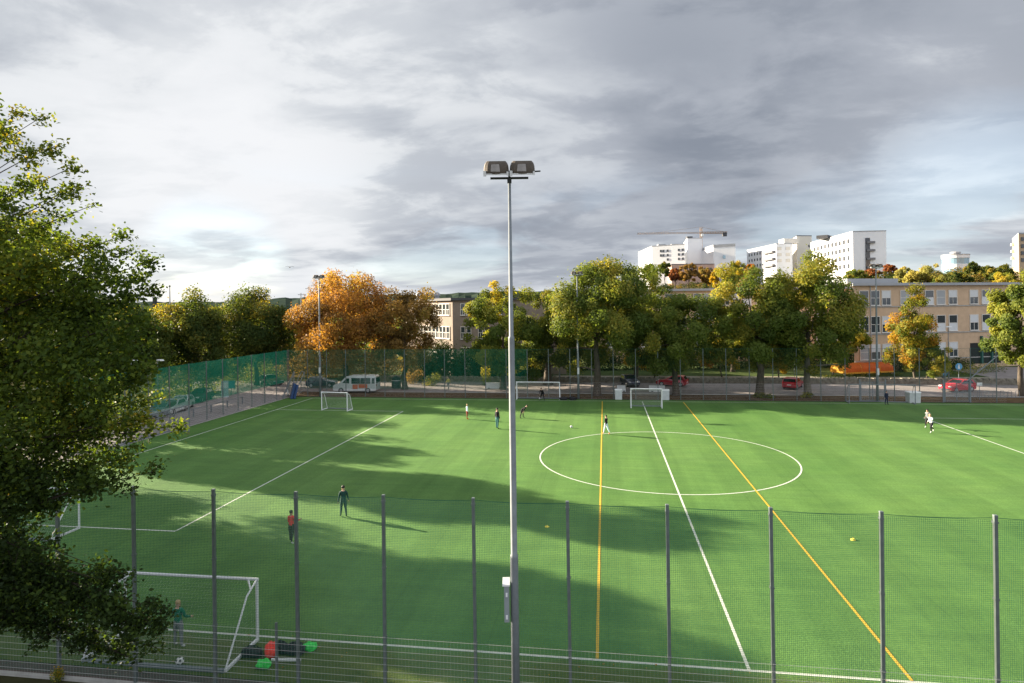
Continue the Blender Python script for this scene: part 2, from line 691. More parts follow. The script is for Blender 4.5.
def ridge(name, dist, pxs, amp, seed):
    r_ = np.random.default_rng(seed)
    n = 260
    q = np.linspace(pxs[0], pxs[1], n)
    prof = np.interp(q, *zip(*amp))
    prof = prof + np.convolve(r_.normal(0, 1, n), np.ones(9) / 9, 'same') * 9 + r_.normal(0, 1, n) * 2.0
    vs, fs = [], []
    rows = [(-400, 0.0), (-250, 0.45), (-120, 0.8), (0, 1.0), (500, 0.9), (1200, 0.0)]
    for off, k in rows:
        for i in range(n):
            p = PD(q[i], dist + off)
            vs.append((p.x, p.y, max(-1.0, prof[i] * k + r_.normal(0, 1.5) * (k > 0))))
    for a in range(len(rows) - 1):
        for i in range(n - 1):
            fs.append((a * n + i, a * n + i + 1, (a + 1) * n + i + 1, (a + 1) * n + i))
    o = MB().add(vs, fs).build(name, HILL)
    return struct(o)


ridge('near_hills', 1900, (-900, 760), [(-900, 60), (100, 30), (150, 30), (230, 34), (290, 44), (330, 48), (430, 52), (520, 55), (640, 60), (760, 60)], 3)
ridge('far_hills', 4200, (-900, 800), [(-900, 120), (120, 72), (150, 78), (200, 70), (260, 76), (320, 84), (500, 110), (800, 120)], 5)

# ---------------------------------------------------------------- fences
def strand(mb, a, b, w):
    a, b = Vector(a), Vector(b)
    t = (b - a).normalized()
    ref = Vector((0, 0, 1)) if abs(t.z) < 0.9 else Vector((1, 0, 0))
    x = t.cross(ref).normalized() * w
    y = x.cross(t).normalized() * w
    vs = []
    for p in (a, b):
        for k in range(3):
            an = 2 * math.pi * k / 3 + 0.5
            vs.append(p + x * math.cos(an) * 0.5 + y * math.sin(an) * 0.5)
    mb.add(vs, [(0, 1, 4, 3), (1, 2, 5, 4), (2, 0, 3, 5)])


def net(mb, p0, p1, z0, z1, cell, w, cellz=None):
    p0, p1 = Vector((*p0[:2], 0)), Vector((*p1[:2], 0))
    L_ = (p1 - p0).length
    n = max(1, int(L_ / cell))
    for i in range(n + 1):
        q = p0.lerp(p1, i / n)
        strand(mb, (q.x, q.y, z0), (q.x, q.y, z1), w)
    m_ = max(1, int((z1 - z0) / (cellz or cell)))
    for i in range(m_ + 1):
        z = z0 + (z1 - z0) * i / m_
        strand(mb, (p0.x, p0.y, z), (p1.x, p1.y, z), w)


def fence(name, label, p0, p1, posts, H, netspec, panel=2.0, psize=0.10, rope=True, square=True, wirecell=0.2):
    """posts: distances along p0..p1; netspec: list of (s0, s1, z0, z1, cell, w, material)"""
    p0, p1 = Vector((*p0, 0)), Vector((*p1, 0))
    t = (p1 - p0).normalized()
    an = math.atan2(t.y, t.x)
    r = thing(name, label, 'fence', p0, an)
    for s in posts:
        mb = MB()
        if square:
            mb.box((0, 0, H / 2), (psize, psize, H))
            mb.box((0, 0, H + 0.012), (psize + 0.014, psize + 0.014, 0.024), top=0.8)
            for zc_ in (0.25, 1.0, 1.95, 3.9, H - 0.16):
                mb.box((0, 0.006, zc_), (psize + 0.022, psize + 0.03, 0.05))
        else:
            mb.tube([(0, 0, 0), (0, 0, H)], psize / 2, 10)
        o = mb.build('post', POST, r)
        o.location = (s, 0, 0)
        o.rotation_euler = (random.uniform(-.004, .004), random.uniform(-.005, .003), 0)
    for (s0, s1, z0, z1, cell, w, mm, *cz) in netspec:
        nb = MB()
        net(nb, (s0, 0.08), (s1, 0.08), z0, z1, cell, w, cz[0] if cz else None)
        nb.build('netting', mm, r)
        if rope:
            pts = []
            ps = sorted(p for p in posts if s0 - 0.1 <= p <= s1 + 0.1)
            for a, b in zip(ps[:-1], ps[1:]):
                for k in range(6):
                    u = k / 6
                    pts.append((a + (b - a) * u, 0.08, z1 + 0.05 - 0.16 * u * (1 - u)))
            if ps:
                pts.append((ps[-1], 0.08, z1 + 0.05))
                MB().tube(pts, 0.007 if cell < 0.09 else 0.012, 5).build('top_rope', NETG, r)
    if panel:
        wb = MB()
        L_ = (p1 - p0).length
        for k in range(int(panel / wirecell) + 1):
            z = 0.06 + k * (panel - 0.1) / int(panel / wirecell)
            strand(wb, (0, -0.065, z), (L_, -0.065, z), 0.011)
        n = int(L_ / 0.10)
        for k in range(n):
            strand(wb, (k * 0.10, -0.065, 0.05), (k * 0.10, -0.065, panel), 0.0022)
        wb.build('wire_panel', WIRE, r)
    return r


nx0, nsp = -14.07, 2.61
xs = [nx0 + nsp * i for i in range(-5, 15)]
nf = fence('ball_fence', 'tall near ball fence of slim steel posts with fine green netting',
           (xs[0], FY), (xs[-1], FY), [x - xs[0] for x in xs], 5.94,
           [(0, xs[-1] - xs[0], 0.10, 5.82, 0.048, 0.0072, NETG)], panel=2.0, psize=0.082)
o = MB().box((0, 0, 1.08), (0.06, 0.06, 2.16)).build('short_post', POST, nf)
q = ray(277, 660)
o.location = (q.x * FY / q.y - xs[0], -0.02, 0)

lp = [20.0 + 2.75 * i for i in range(21)]
fence('side_fence', 'long left side fence with green windbreak netting above a see-through wire foot',
      (LX, 18.0), (LX, BY), [y - 18.0 for y in lp if y < BY], 6.0,
      [(2.0, 33.0, 2.0, 5.95, 0.09, 0.014, NETD), (33.0, 57.2, 1.9, 5.95, 0.09, 0.032, NETD)], panel=2.0, psize=0.10, square=False)

bx0, bx1 = LX, 43.6
bps = [2.6 * i for i in range(33)]
bf = fence('far_fence', 'far fence along the back touchline, green netting at its left half',
           (bx0, BY), (bx1, BY), [b for b in bps if b < bx1 - bx0 + 0.1], 6.0,
           [(0.0, 31.2, 1.0, 5.95, 0.10, 0.017, NETD), (31.2, 83.2, 2.2, 5.95, 0.12, 0.006, NETG)], panel=2.0, psize=0.10, square=False)
MB().tube([(83.4, 0, 5.2), (80.2, 0, 2.3)], 0.06, 8).build('brace', GALV, bf)
MB().tube([(81.5, -0.02, 2.02), (83.2, -0.02, 2.02)], 0.03, 6).build('top_rail', GALV, bf)

# gate in the far fence, on the right
for lab, px in (('tall mesh gate in the far fence, in front of the red car at the right', 955.5),
                ('mesh gate with double steel posts in the far fence, behind the wide open goal frame', 871.5)):
    p = PD(px, 80)
    k = (BY - 0.25) / p.y
    gt = thing('gate', lab, 'gate', (p.x * k, BY - 0.25, 0))
    for sx in (-1.35, 1.35):
        o = MB().box((0, 0, 1.25), (0.12, 0.12, 2.5)).build('post', GALV, gt)
        o.location = (sx, 0, 0)
    fr = MB()
    for z in (0.15, 1.1, 2.2):
        fr.box((0, 0, z), (2.5, 0.05, 0.06))
    for x in (-1.22, 0.0, 1.22):
        fr.box((x, 0.002, 1.18), (0.06, 0.055, 2.1))
    fr.build('gate_frame', GALV, gt)
    mm = MB()
    net(mm, (-1.2, 0.03), (1.2, 0.03), 0.15, 2.2, 0.1, 0.008)
    mm.build('mesh', WIRE, gt)


# ---------------------------------------------------------------- goals
def goal(label, loc, rz, w, h=2.0, dtop=0.6, dbot=1.6, rad=0.055, gm=None, group='goals on the pitch', twine=0.007, cell=0.12, curved=False, brace=True):
    """mouth along local X centred at the origin facing +Y, net behind towards -Y"""
    r = thing('football_goal', label, 'goal', loc, rz, group)
    a = w / 2
    f = MB()
    f.tube([(-a, 0, 0), (-a, 0, h)], rad, 10).build('post', gm or ALU, r)
    MB().tube([(a, 0, 0), (a, 0, h)], rad, 10).build('post', gm or ALU, r)
    MB().tube([(-a - rad, 0, h + 0.001), (a + rad, 0, h + 0.001)], rad * 1.02, 10).build('crossbar', gm or ALU, r)
    for s in (-a, a):
        st = MB()
        zt = h - 0.12 if not curved else h - 0.05
        if curved:
            pts = [(s, 0, h)]
            for k in range(9):
                u = k / 8 * math.pi / 2
                pts.append((s, -dtop - (dbot - dtop) * math.sin(u), h * 0.55 + h * 0.45 * math.cos(u) if k < 8 else h * 0.55))
            pts += [(s, -dbot, 0.06)]
            st.tube(pts, rad * 0.5, 8)
        else:
            st.tube([(s, 0, h), (s, -dtop, zt - 0.18), (s, -dbot, 0.05)], rad * 0.62, 8)
            if brace:
                st.tube([(s, -dtop * 0.6, h - 0.20), (s - math.copysign(0.32, s), 0.0, h)], rad * 0.6, 6)
        st.build('stanchion', gm or ALU, r)
        MB().box((s, -dbot / 2, 0.05), (rad * 1.6, dbot, 0.085)).build('ground_bar', gm or ALU, r)
    MB().box((0, -dbot, 0.055), (w - 0.06, rad * 2.0, 0.10)).build('rear_bar', GALV, r)
    n = MB()
    zb = h - 0.30 if not curved else h * 0.98
    if curved:
        prof = [(0, h)] + [(-dtop - (dbot - dtop) * math.sin(u), h * 0.55 + h * 0.45 * math.cos(u)) for u in np.linspace(0, math.pi / 2, 6)] + [(-dbot, 0.1)]
    else:
        prof = [(0, h), (-dtop, zb), (-dbot, 0.1)]
    k = int(w / cell)
    for i in range(k + 1):
        x = -a + w * i / k
        for (y0, za), (y1, zc) in zip(prof[:-1], prof[1:]):
            sag = 0.0
            strand(n, (x, y0, za), (x, y1, zc), twine)
    for (y0, za), (y1, zc) in zip(prof[:-1], prof[1:]):
        m_ = max(1, int(math.hypot(y1 - y0, zc - za) / cell))
        for j in range(m_):
            u = j / m_
            strand(n, (-a, y0 + (y1 - y0) * u, za + (zc - za) * u), (a, y0 + (y1 - y0) * u, za + (zc - za) * u), twine)
    for s in (-a, a):
        ny_ = int(dbot / cell)
        for i in range(ny_ + 1):
            y = -dbot * i / ny_
            zt = np.interp(-y, [-p[0] for p in prof], [p[1] for p in prof])
            strand(n, (s, y, 0.08), (s, y, zt), twine)
        for j in range(int(h / cell)):
            z = 0.1 + j * cell
            yy = -np.interp(-z, [-p[1] for p in prof], [-p[0] for p in prof])
            strand(n, (s, 0, z), (s, yy, z), twine)
    n.build('net', NETW, r)
    return r


p1 = G(258, 641)
goal('white goal closest to the camera, a boy in a green jacket in its mouth',
     (p1.x - 2.5, p1.y, 0), R(0.5), 4.95, 2.08, 0.62, 1.85, rad=0.05, twine=0.0018)
p1 = G(78, 529.5)
goal('white goal half hidden by the near tree, at the corner of the penalty area', (p1.x - 2.5, p1.y + 0.1, 0), 0, 4.95, 2.05, 0.5, 1.7, rad=0.05, twine=0.0035)
p1 = G(188, 431.5)
goal('full size goal with curved side hoops at the left goal line, partly behind leaves', (p1.x + 0.1, p1.y - 3.66, 0), R(-90), 7.32, 2.44, 0.7, 1.9, curved=True, gm=GALV, rad=0.05, twine=0.004)
pa, pb = G(321.5, 410.5), G(349.5, 410)
goal('small white goal standing alone in front of the white minibus', ((pa.x + pb.x) / 2, pa.y, 0), R(172), 3.2, 2.0, 0.55, 1.1, twine=0.008)
pa, pb = G(516, 399.8), G(560, 399.8)
goal('white goal at the far touchline with a keeper in black stooping inside', ((pa.x + pb.x) / 2, 74.2, 0), R(180), 5.2, 2.1, 0.5, 1.05, twine=0.008)
pa, pb = G(631.5, 408), G(661.5, 408)
goal('white small goal set on the far end of the halfway line', ((pa.x + pb.x) / 2, pa.y, 0), R(180), 3.3, 2.1, 0.5, 1.2, twine=0.010)
pa, pb = G(855.5, 404), G(904, 402)
goal('wide grey goal frame beside the far floodlight pole on the right', ((pa.x + pb.x) / 2, 73.6, 0), R(176), 6.6, 2.1, 0.5, 1.2, rad=0.045, twine=0.004, cell=0.2, gm=GALV)


# ---------------------------------------------------------------- floodlight masts
LAMPH = mat('bronze lamp housing', (0.075, 0.060, 0.047), 0.5, 0.2, var=0.3, scale=6)
LAMPG = mat('lamp glass', (0.34, 0.32, 0.32), 0.25, 0.1, var=0.2, scale=5)


def lamp_head(root, s, sc=1.0, tilt=0.0):
    """floodlight seen from behind: a rounded reflector shell over a pale rim"""
    h = MB()
    vs, fs = [], []
    # barrel shell: arched section swept across, narrowing at the top
    nx_, nz_ = 12, 6
    for j in range(nz_ + 1):
        v = j / nz_
        for i in range(nx_):
            a = 2 * math.pi * i / nx_
            cx, cy = math.cos(a), math.sin(a)
            ex = math.copysign(abs(cx) ** 0.55, cx)
            ey = math.copysign(abs(cy) ** 0.55, cy)
            rw = 0.325 * (1 - 0.10 * v ** 2 - 0.16 * (v ** 6))
            rd = 0.26 * (1 - 0.30 * v ** 2)
            vs.append((ex * rw, ey * rd, 0.06 + 0.30 * v - 0.02 * (1 if j == 0 else 0)))
    for j in range(nz_):
        for i in range(nx_):
            k = (i + 1) % nx_
            fs.append((j * nx_ + i, j * nx_ + k, (j + 1) * nx_ + k, (j + 1) * nx_ + i))
    fs.append(tuple(range(nz_ * nx_, (nz_ + 1) * nx_)))
    fs.append(tuple(reversed(range(nx_))))
    h.add([(a * sc, b * sc, c * sc) for a, b, c in vs], fs)
    o = h.build('lamp_housing', LAMPH, root, smooth=False)
    o.location = s
    o.rotation_euler = (R(13), 0, 0)
    w = MB()
    # window of the reflector back, slightly proud of the shell
    for (x0, x1, z0, z1, y) in ((-0.14, 0.10, 0.10, 0.28, -0.255),):
        w.box(((x0 + x1) / 2 * sc, y * sc + 0.05 * sc, (z0 + z1) / 2 * sc), ((x1 - x0) * sc, 0.11 * sc, (z1 - z0) * sc), top=0.82)
    w.build('reflector_back', LAMPG, o)
    rim = MB()
    rim.box((0, 0, 0.03 * sc), (0.62 * sc, 0.50 * sc, 0.04 * sc))
    rim.box((-0.29 * sc, -0.24 * sc, 0.05 * sc), (0.07 * sc, 0.06 * sc, 0.14 * sc))
    rim.box((0.29 * sc, -0.24 * sc, 0.05 * sc), (0.05 * sc, 0.06 * sc, 0.10 * sc))
    rim.build('rim', ALU, o)
    return o


def mast(label, loc, H, near=False, heads=2, rz=0.0, box=True):
    r = thing('floodlight_mast', label, 'floodlight', loc, rz, 'floodlight masts round the pitch')
    p = MB()
    if near:
        z1_, z2_ = ZD(511, 555, loc_d), ZD(511, 337, loc_d)
        p.tube([(0, 0, -0.1), (0, 0, z1_ - .05), (0, 0, z1_), (0, 0, z1_ + 0.02), (0, 0, z2_ - .04), (0, 0, z2_), (0, 0, z2_ + 0.02), (0, 0, H - 0.62)],
               [0.106, 0.103, 0.100, 0.084, 0.079, 0.075, 0.058, 0.036], 20)
    else:
        p.tube([(0, 0, 0), (0, 0, H * .35), (0, 0, H * .36), (0, 0, H * .7), (0, 0, H - 0.4)], [0.14, 0.13, 0.11, 0.09, 0.06], 10)
    p.build('pole', GALV, r, smooth=True)
    cb = MB()
    zc = H - 0.52
    cb.box((0, 0, zc), (0.98, 0.06, 0.05))
    cb.box((0, 0, zc - 0.06), (0.11, 0.11, 0.13))
    cb.build('crossarm', DARK, r)
    MB().box((0, 0.0, zc + 0.11), (0.06, 0.06, 0.16)).build('bracket', GALV, r)
    for s in (-0.335, 0.335):
        lamp_head(r, (s * (1 if near else 1.1), 0, zc + 0.075), 1.0 if near else 1.05)
    if near:
        MB().tube([(0.55, -0.1, zc + 0.14), (0.80, -0.1, zc + 0.15)], 0.02, 6).build('aiming_rod', DARK, r)
    if box:
        b = MB()
        if near:
            zb0, zb1 = ZD(500, 619, loc_d), ZD(500, 583, loc_d)
            b.box((-0.205, 0.02, (zb0 + zb1) / 2), (0.13, 0.42, zb1 - zb0))
            bo = b.build('switch_box', mat('grey enamel', (0.24, 0.27, 0.28), 0.5, var=0.08), r, bevel=0.01)
            MB().box((-0.215, 0.02, zb1 + 0.022), (0.19, 0.46, 0.04)).build('box_lid', WHITE, bo)
            MB().box((-0.205, -0.20, zb1 - 0.22), (0.05, 0.02, 0.10)).box((-0.205, -0.20, zb0 + 0.14), (0.05, 0.02, 0.10)).build('hinge', ALU, bo)
        else:
            b.box((0.0, -0.16, 3.4), (0.22, 0.14, 0.75))
            b.build('switch_box', mat('pale enamel', (0.5, 0.52, 0.52), 0.5), r)
    return r


loc_d = 16.0
pm = PD(511.0, loc_d)
pm.z = 0
mast('tall grey floodlight mast nearest the camera, with twin lamps and a switch box', pm, ZD(511, 158, loc_d), near=True, rz=YAW)
for lab, px, Yp, ytop in (('far floodlight mast beside the white minibus and orange tree', 320.5, 74.95, 274.5),
                          ('far floodlight mast rising in front of the big green tree at centre', 578.5, 74.95, 271),
                          ('far floodlight mast on the right, in front of the brick school', 877.5, 74.95, 263.5)):
    r_ = ray(px, 400)
    k = Yp / r_.y
    mast(lab, (r_.x * k, Yp, 0), ZD(px, ytop, k), rz=YAW)


# ---------------------------------------------------------------- buildings
OCHRE = mat('ochre brick', (0.50, 0.355, 0.235), 0.9, var=0.10, scale=1.3, detail=9, bump=0.15)
OCHREB = mat('buff brick', (0.235, 0.19, 0.155), 0.9, var=0.12, scale=1.3, detail=9, bump=0.15)
RENDERW = mat('white render', (0.70, 0.71, 0.73), 0.85, var=0.03, scale=0.15)
RENDERC = mat('cream render', (0.66, 0.62, 0.54), 0.85, var=0.04, scale=0.15)
PINKB = mat('pale red brick', (0.40, 0.27, 0.22), 0.9, var=0.1, scale=0.3)
BEIGE = mat('beige render', (0.44, 0.32, 0.21), 0.85, var=0.05, scale=0.2)
ROOF = mat('grey roof sheet', (0.30, 0.31, 0.33), 0.6, var=0.1, scale=0.4)
ROOFD = mat('dark roof', (0.06, 0.062, 0.07), 0.7)
FRAME = mat('window frame', (0.60, 0.57, 0.52), 0.6)
BLIND = mat('white blind', (0.56, 0.57, 0.58), 0.8, var=0.06, scale=1)
BLIND2 = mat('grey blind', (0.32, 0.33, 0.34), 0.8, var=0.06, scale=1)
GLASSB = mat('pale blue glass', (0.22, 0.34, 0.42), 0.12, spec=0.6)


def face_pt(px, p0, p1):
    """xy point of wall line p0-p1 in pixel column px"""
    r = ray(px, 300)
    d = (p1 - p0)
    # solve r*t = p0 + d*u
    det = r.x * (-d.y) - r.y * (-d.x)
    u = (r.x * p0.y - r.y * p0.x) / det
    return p0 + d * u


def window(parent, base, pos, z, an, w, h, style, name='window'):
    """frame with pane and blind; base = root location; an = facade direction angle"""
    f = MB()
    t = 0.09
    for zz in (-h / 2 + t / 2, h / 2 - t / 2):
        f.box((0, 0, zz), (w, 0.14, t))
    for xx in (-w / 2 + t / 2, w / 2 - t / 2):
        f.box((xx, 0.002, 0), (t, 0.136, h - 2 * t))
    f.box((0, 0.004, 0.0), (w - 2 * t, 0.10, 0.07))
    f.box((0, 0.006, -h / 4), (0.07, 0.09, h / 2 - t - 0.03))
    o = f.build('window', FRAME, parent)
    o.location = (pos.x - base[0], pos.y - base[1], z - base[2])
    o.rotation_euler = (0, 0, an)
    MB().box((0, 0.012, 0), (w - 2 * t, 0.03, h - 2 * t)).build('pane', GLASS, o)
    if style == 1:
        MB().box((0, -0.03, h / 4 - 0.03), (w - 2 * t - 0.02, 0.025, h / 2 - 0.08)).build('blind', BLIND, o)
    elif style == 2:
        MB().box((0, -0.03, -h / 4), (w - 2 * t - 0.02, 0.025, h / 2 - 0.10)).build('blind', BLIND, o)
    elif style == 3:
        MB().box((0, -0.03, 0.0), (w - 2 * t - 0.02, 0.025, h - 2 * t - 0.02)).build('blind', BLIND2, o)
    MB().box((0, -0.09, -h / 2 - 0.03), (w + 0.1, 0.12, 0.05)).build('sill', ALU, o)
    return o


def wallsolid(parent, poly, z0, z1, m_, name='wall'):
    return MB().prism([(p[0], p[1]) for p in poly], z0, z1).build(name, m_, parent, world=True)


def school_wing(name, label, pL, pR, depth, z0, zt, winpx, rows, wpx, m_=OCHRE, styles=None, group=None, d_mid=100):
    """facade pL..pR (as seen, left to right)"""
    d = (pR - pL).normalized()
    n = Vector((-d.y, d.x, 0))          # away from the camera
    an = math.atan2(d.y, d.x)
    base = Vector((pL.x, pL.y, z0))
    r = thing(name, label, 'school', base, 0, group)
    bk_ = Vector((pL.x, pL.y, 0)).normalized() * depth          # sides sheared along the view ray, so no sunlit end wall shows
    poly = [pL, pR, pR + bk_, pL + bk_]
    wallsolid(r, poly, 0.2, zt, m_)
    o_ = 0.55
    rp = [pL - d * o_ - n * o_, pR + d * o_ - n * o_, pR + d * o_ + bk_, pL - d * o_ + bk_]
    MB().prism([(p.x, p.y) for p in rp], zt, zt + 0.42).build('roof', ROOF, r, world=True)
    rs = np.random.default_rng(len(label))
    for zc, h in rows:
        for k, px in enumerate(winpx):
            pos = face_pt(px, pL, pR) - n * 0.05
            w = wpx * d_mid / FOC / abs(d.dot(cR))
            st = styles[k % len(styles)] if styles else int(rs.integers(0, 4))
            if rs.random() < 0.3:
                st = int(rs.integers(0, 4))
            window(r, base, pos, zc, an, w, h, st)
        # string course below the windows
        c = (pL + pR) / 2 - n * 0.06
        MB().box((c.x, c.y, zc - h / 2 - 0.22), ((pR - pL).length - 0.1, 0.10, 0.16), an).build('string_course', CONC, r, world=True)
    return r, d, n, an


# right wing, the part seen most clearly
pL, pR = PD(853.5, 96), PD(1090, 107)
zt = ZD(853, 285.8, 96)
rz_ = lambda py: ZD(940, py, 101)
rows = [(rz_(297.3), 2.35), (rz_(322.8), 2.6), (rz_(349), 2.4)]
wl_ = [863.7, 874.8, 885.9, 904.5, 917, 929, 940.5, 952.5, 973.5, 985.5, 997.5, 1009.5, 1030, 1042]
sw, sd, sn, san = school_wing('school_building', 'ochre brick three storey school wing with flat roof behind the orange tent', pL, pR, 14, 0.9, zt,
                              wl_[:8], rows, 10.4, styles=[0, 0, 1, 3, 0, 2, 1, 1])
for zc, h in rows[:2]:
    for k, px in enumerate(wl_[8:]):
        window(sw, sw.location, face_pt(px, pL, pR) - sn * 0.05, zc, san, 10.4 * 103 / FOC, h, [1, 2, 0, 3, 1, 0][k])
# roof plant room
a_, b_ = face_pt(862, pL, pR) + sn * 3, face_pt(914, pL, pR) + sn * 3
MB().prism([(p.x, p.y) for p in (a_, b_, b_ + sn * 6, a_ + sn * 6)], zt + 0.42, zt + 1.25).build('plant_room', ROOF, sw, world=True)
# dark slab standing for the shade inside the ground floor undercroft
a_, b_ = face_pt(969.5, pL, pR) - sn * 0.03, face_pt(1000, pL, pR) - sn * 0.03
MB().prism([(p.x, p.y) for p in (a_, b_, b_ + sn * 0.5, a_ + sn * 0.5)], 0.95, rz_(343.5)).build('passage_shade', mat('dark passage', (0.02, 0.022, 0.022), 0.9), sw, world=True)
for px in (980, 990):
    q = face_pt(px, pL, pR) - sn * 0.2
    MB().box((q.x, q.y, 3.2), (0.3, 0.3, 4.5), san).build('column', mat('green paint', (0.03, 0.10, 0.085), 0.6), sw, world=True)
q = face_pt(870, pL, pR) - sn * 0.12
MB().tube([(q.x, q.y, 1), (q.x, q.y, zt)], 0.06, 6).build('downpipe', ROOF, sw, world=True)

# middle wing, set back behind the trees
pL, pR = PD(600, 117), PD(852, 118)
zt = ZD(700, 290.8, 117.5)
rz2 = lambda py: ZD(700, py, 117)
mw = school_wing('school_building', 'set-back ochre school wing glimpsed between the green trees below the white hospital', pL, pR, 13, 0.6, zt,
                 [610, 621, 632.5, 645, 657, 669, 681, 697.5, 707.5, 725, 734.5, 747, 760, 775, 790, 805, 820, 835], [(rz2(299.5), 2.3), (rz2(319), 2.3), (rz2(340), 2.3)], 8.5,
                 styles=[0, 2, 0, 0, 1, 2], d_mid=117)
# left wing with a corner
pc = PD(452.5, 98)
pR = PD(566, 99)
pL = PD(404, 113)
zt = ZD(452, 300.5, 98)
n_ = pR - pc
base = Vector((pc.x, pc.y, 0.3))
lw_ = thing('school_building', 'buff school block with narrow windows between the orange tree and the yellow-green tree', 'school', base)
wallsolid(lw_, [pc, pR, pR + (pL - pc), pL], 0.2, zt, OCHREB)
ov = [pc + (pc - pR).normalized() * .5 + (pc - pL).normalized() * .5, pR + (pR - pc).normalized() * .5 + (pc - pL).normalized() * .5,
      pR + (pL - pc) * 1.03, pL + (pL - pc).normalized() * .5 + (pc - pR).normalized() * .5]
MB().prism([(p.x, p.y) for p in ov], zt, zt + 0.4).build('roof', ROOFD, lw_, world=True)
dl = (pc - pL).normalized()
an_l = math.atan2(dl.y, dl.x)
dr = (pR - pc).normalized()
an_r = math.atan2(dr.y, dr.x)
for zc, h in ((ZD(445, 309.5, 100), 1.9), (ZD(445, 332.5, 100), 2.0), (ZD(445, 353, 100), 2.0)):
    for px in (418, 422, 426, 430, 434, 437.5, 441, 444.5, 448):
        q = face_pt(px, pL, pc)
        nn = Vector((dl.y, -dl.x, 0)) * 0.05
        window(lw_, base, q + nn, zc, an_l, 1.15, h, 0)
    for px in (462.5, 468.5, 480, 486, 500, 512):
        q = face_pt(px, pc, pR)
        nn = Vector((dr.y, -dr.x, 0)) * 0.05
        window(lw_, base, q + nn, zc, an_r, 0.75, h, 0)
for px in (420, 428.5, 436.5):
    q = PD(px, 112)
    MB().lathe([(0.55, 0), (0.55, 0.6), (0.75, 0.65), (0.7, 1.0), (0.35, 1.3), (0.05, 1.35)], 12, (q.x, q.y, zt + 0.4)).build('roof_vent', ROOF, lw_, world=True)


# hospital on the hill
def block(parent, pts, z0, z1, m_, name='wall', roofm=ROOF, parapet=0.5):
    w = wallsolid(parent, pts, z0, z1, m_, name)
    c = sum((Vector((p.x, p.y, 0)) for p in pts), Vector()) / len(pts)
    MB().prism([((p.x - c.x) * 1.004 + c.x, (p.y - c.y) * 1.004 + c.y) for p in pts], z1, z1 + parapet).build('roof', roofm, w, world=False)
    # the roof's parent is the wall, whose origin is the building's
    ro = kids(w)[-1]
    l = parent.location
    ro.location = (-l[0], -l[1], -l[2])
    return w


def quad3(pxl, dl_, pxc, dc, pxr, dr_):
    l, c_, r_ = PD(pxl, dl_), PD(pxc, dc), PD(pxr, dr_)
    return [l, c_, r_, r_ + (l - c_)]


WINM = [mat('dark window', (0.05, 0.055, 0.065), 0.2, spec=0.5)]


def far_windows(parent, p0, p1, pxs, zs, w, h, name='window', m_=None, skip=()):
    d = (p1 - p0).normalized()
    nn = Vector((d.y, -d.x, 0)) * 0.12
    an = math.atan2(d.y, d.x)
    me = None
    for j, z in enumerate(zs):
        for i, px in enumerate(pxs):
            if (j, i) in skip:
                continue
            q = face_pt(px, p0, p1) + nn
            if me is None:
                o = MB().box((0, 0, 0), (w, 0.16, h)).build(name, m_ or WINM[0], parent)
                me = o.data
            else:
                o = bpy.data.objects.new(name, me)
                C.objects.link(o)
                o.parent = parent
            o.location = (q.x - parent.location[0], q.y - parent.location[1], z - parent.location[2])
            o.rotation_euler = (0, 0, an)


D2 = 330
pts = quad3(811.5, 388, 853.5, D2, 887, 328)
h2 = thing('hospital_block', 'tall white hospital block with a dark stack of balconies on its end wall', 'hospital', (pts[1].x, pts[1].y, 20))
zt = ZD(853, 232, D2)
block(h2, pts, 14, zt, RENDERW)
zz = [ZD(845, y, 338) for y in (241.8, 250.2, 258.4, 266.4)]
far_windows(h2, pts[0], pts[1], [815.5, 818.8, 822.3, 825.8, 829.3, 833, 836.8, 840.6, 844.8, 849.2], zz, 2.6, 2.4)
for y in (240, 248, 256.5, 265):
    q = face_pt(868.7, pts[1], pts[2])
    dd = (pts[2] - pts[1]).normalized()
    nn = Vector((dd.y, -dd.x, 0))
    q2 = q + nn * 0.7 + dd * 1.1
    MB().box((q2.x, q2.y, ZD(868, y + 2.5, D2)), (4.0, 1.3, 1.1), math.atan2(dd.y, dd.x)).build('balcony', mat('grey balcony', (0.16, 0.16, 0.17), 0.7), h2, world=True)
q = face_pt(868.2, pts[1], pts[2]) + nn * 0.15
MB().box((q.x, q.y, ZD(868, 254.5, D2)), (2.2, 0.4, 17.5), math.atan2(dd.y, dd.x)).build('stair_glazing', WINM[0], h2, world=True)
q = face_pt(832, pts[0], pts[1]) - nn * 9
MB().box((q.x, q.y, zt + 1.0), (14, 6, 1.8), 1.0).build('roof_plant', ROOFD, h2, world=True)

pts = quad3(792.5, 425, 797.5, 404, 812.5, 406)
h3 = thing('hospital_tower', 'cream hospital stair tower between the two white hospital wings', 'hospital', (pts[1].x, pts[1].y, 20))
zt = ZD(800, 236, 404)
block(h3, pts, 14, zt, RENDERC, roofm=ROOFD)
far_windows(h3, pts[1], pts[2], [809.5, 811.2], [ZD(805, y, 405) for y in (246, 252, 258)], 0.8, 1.6)

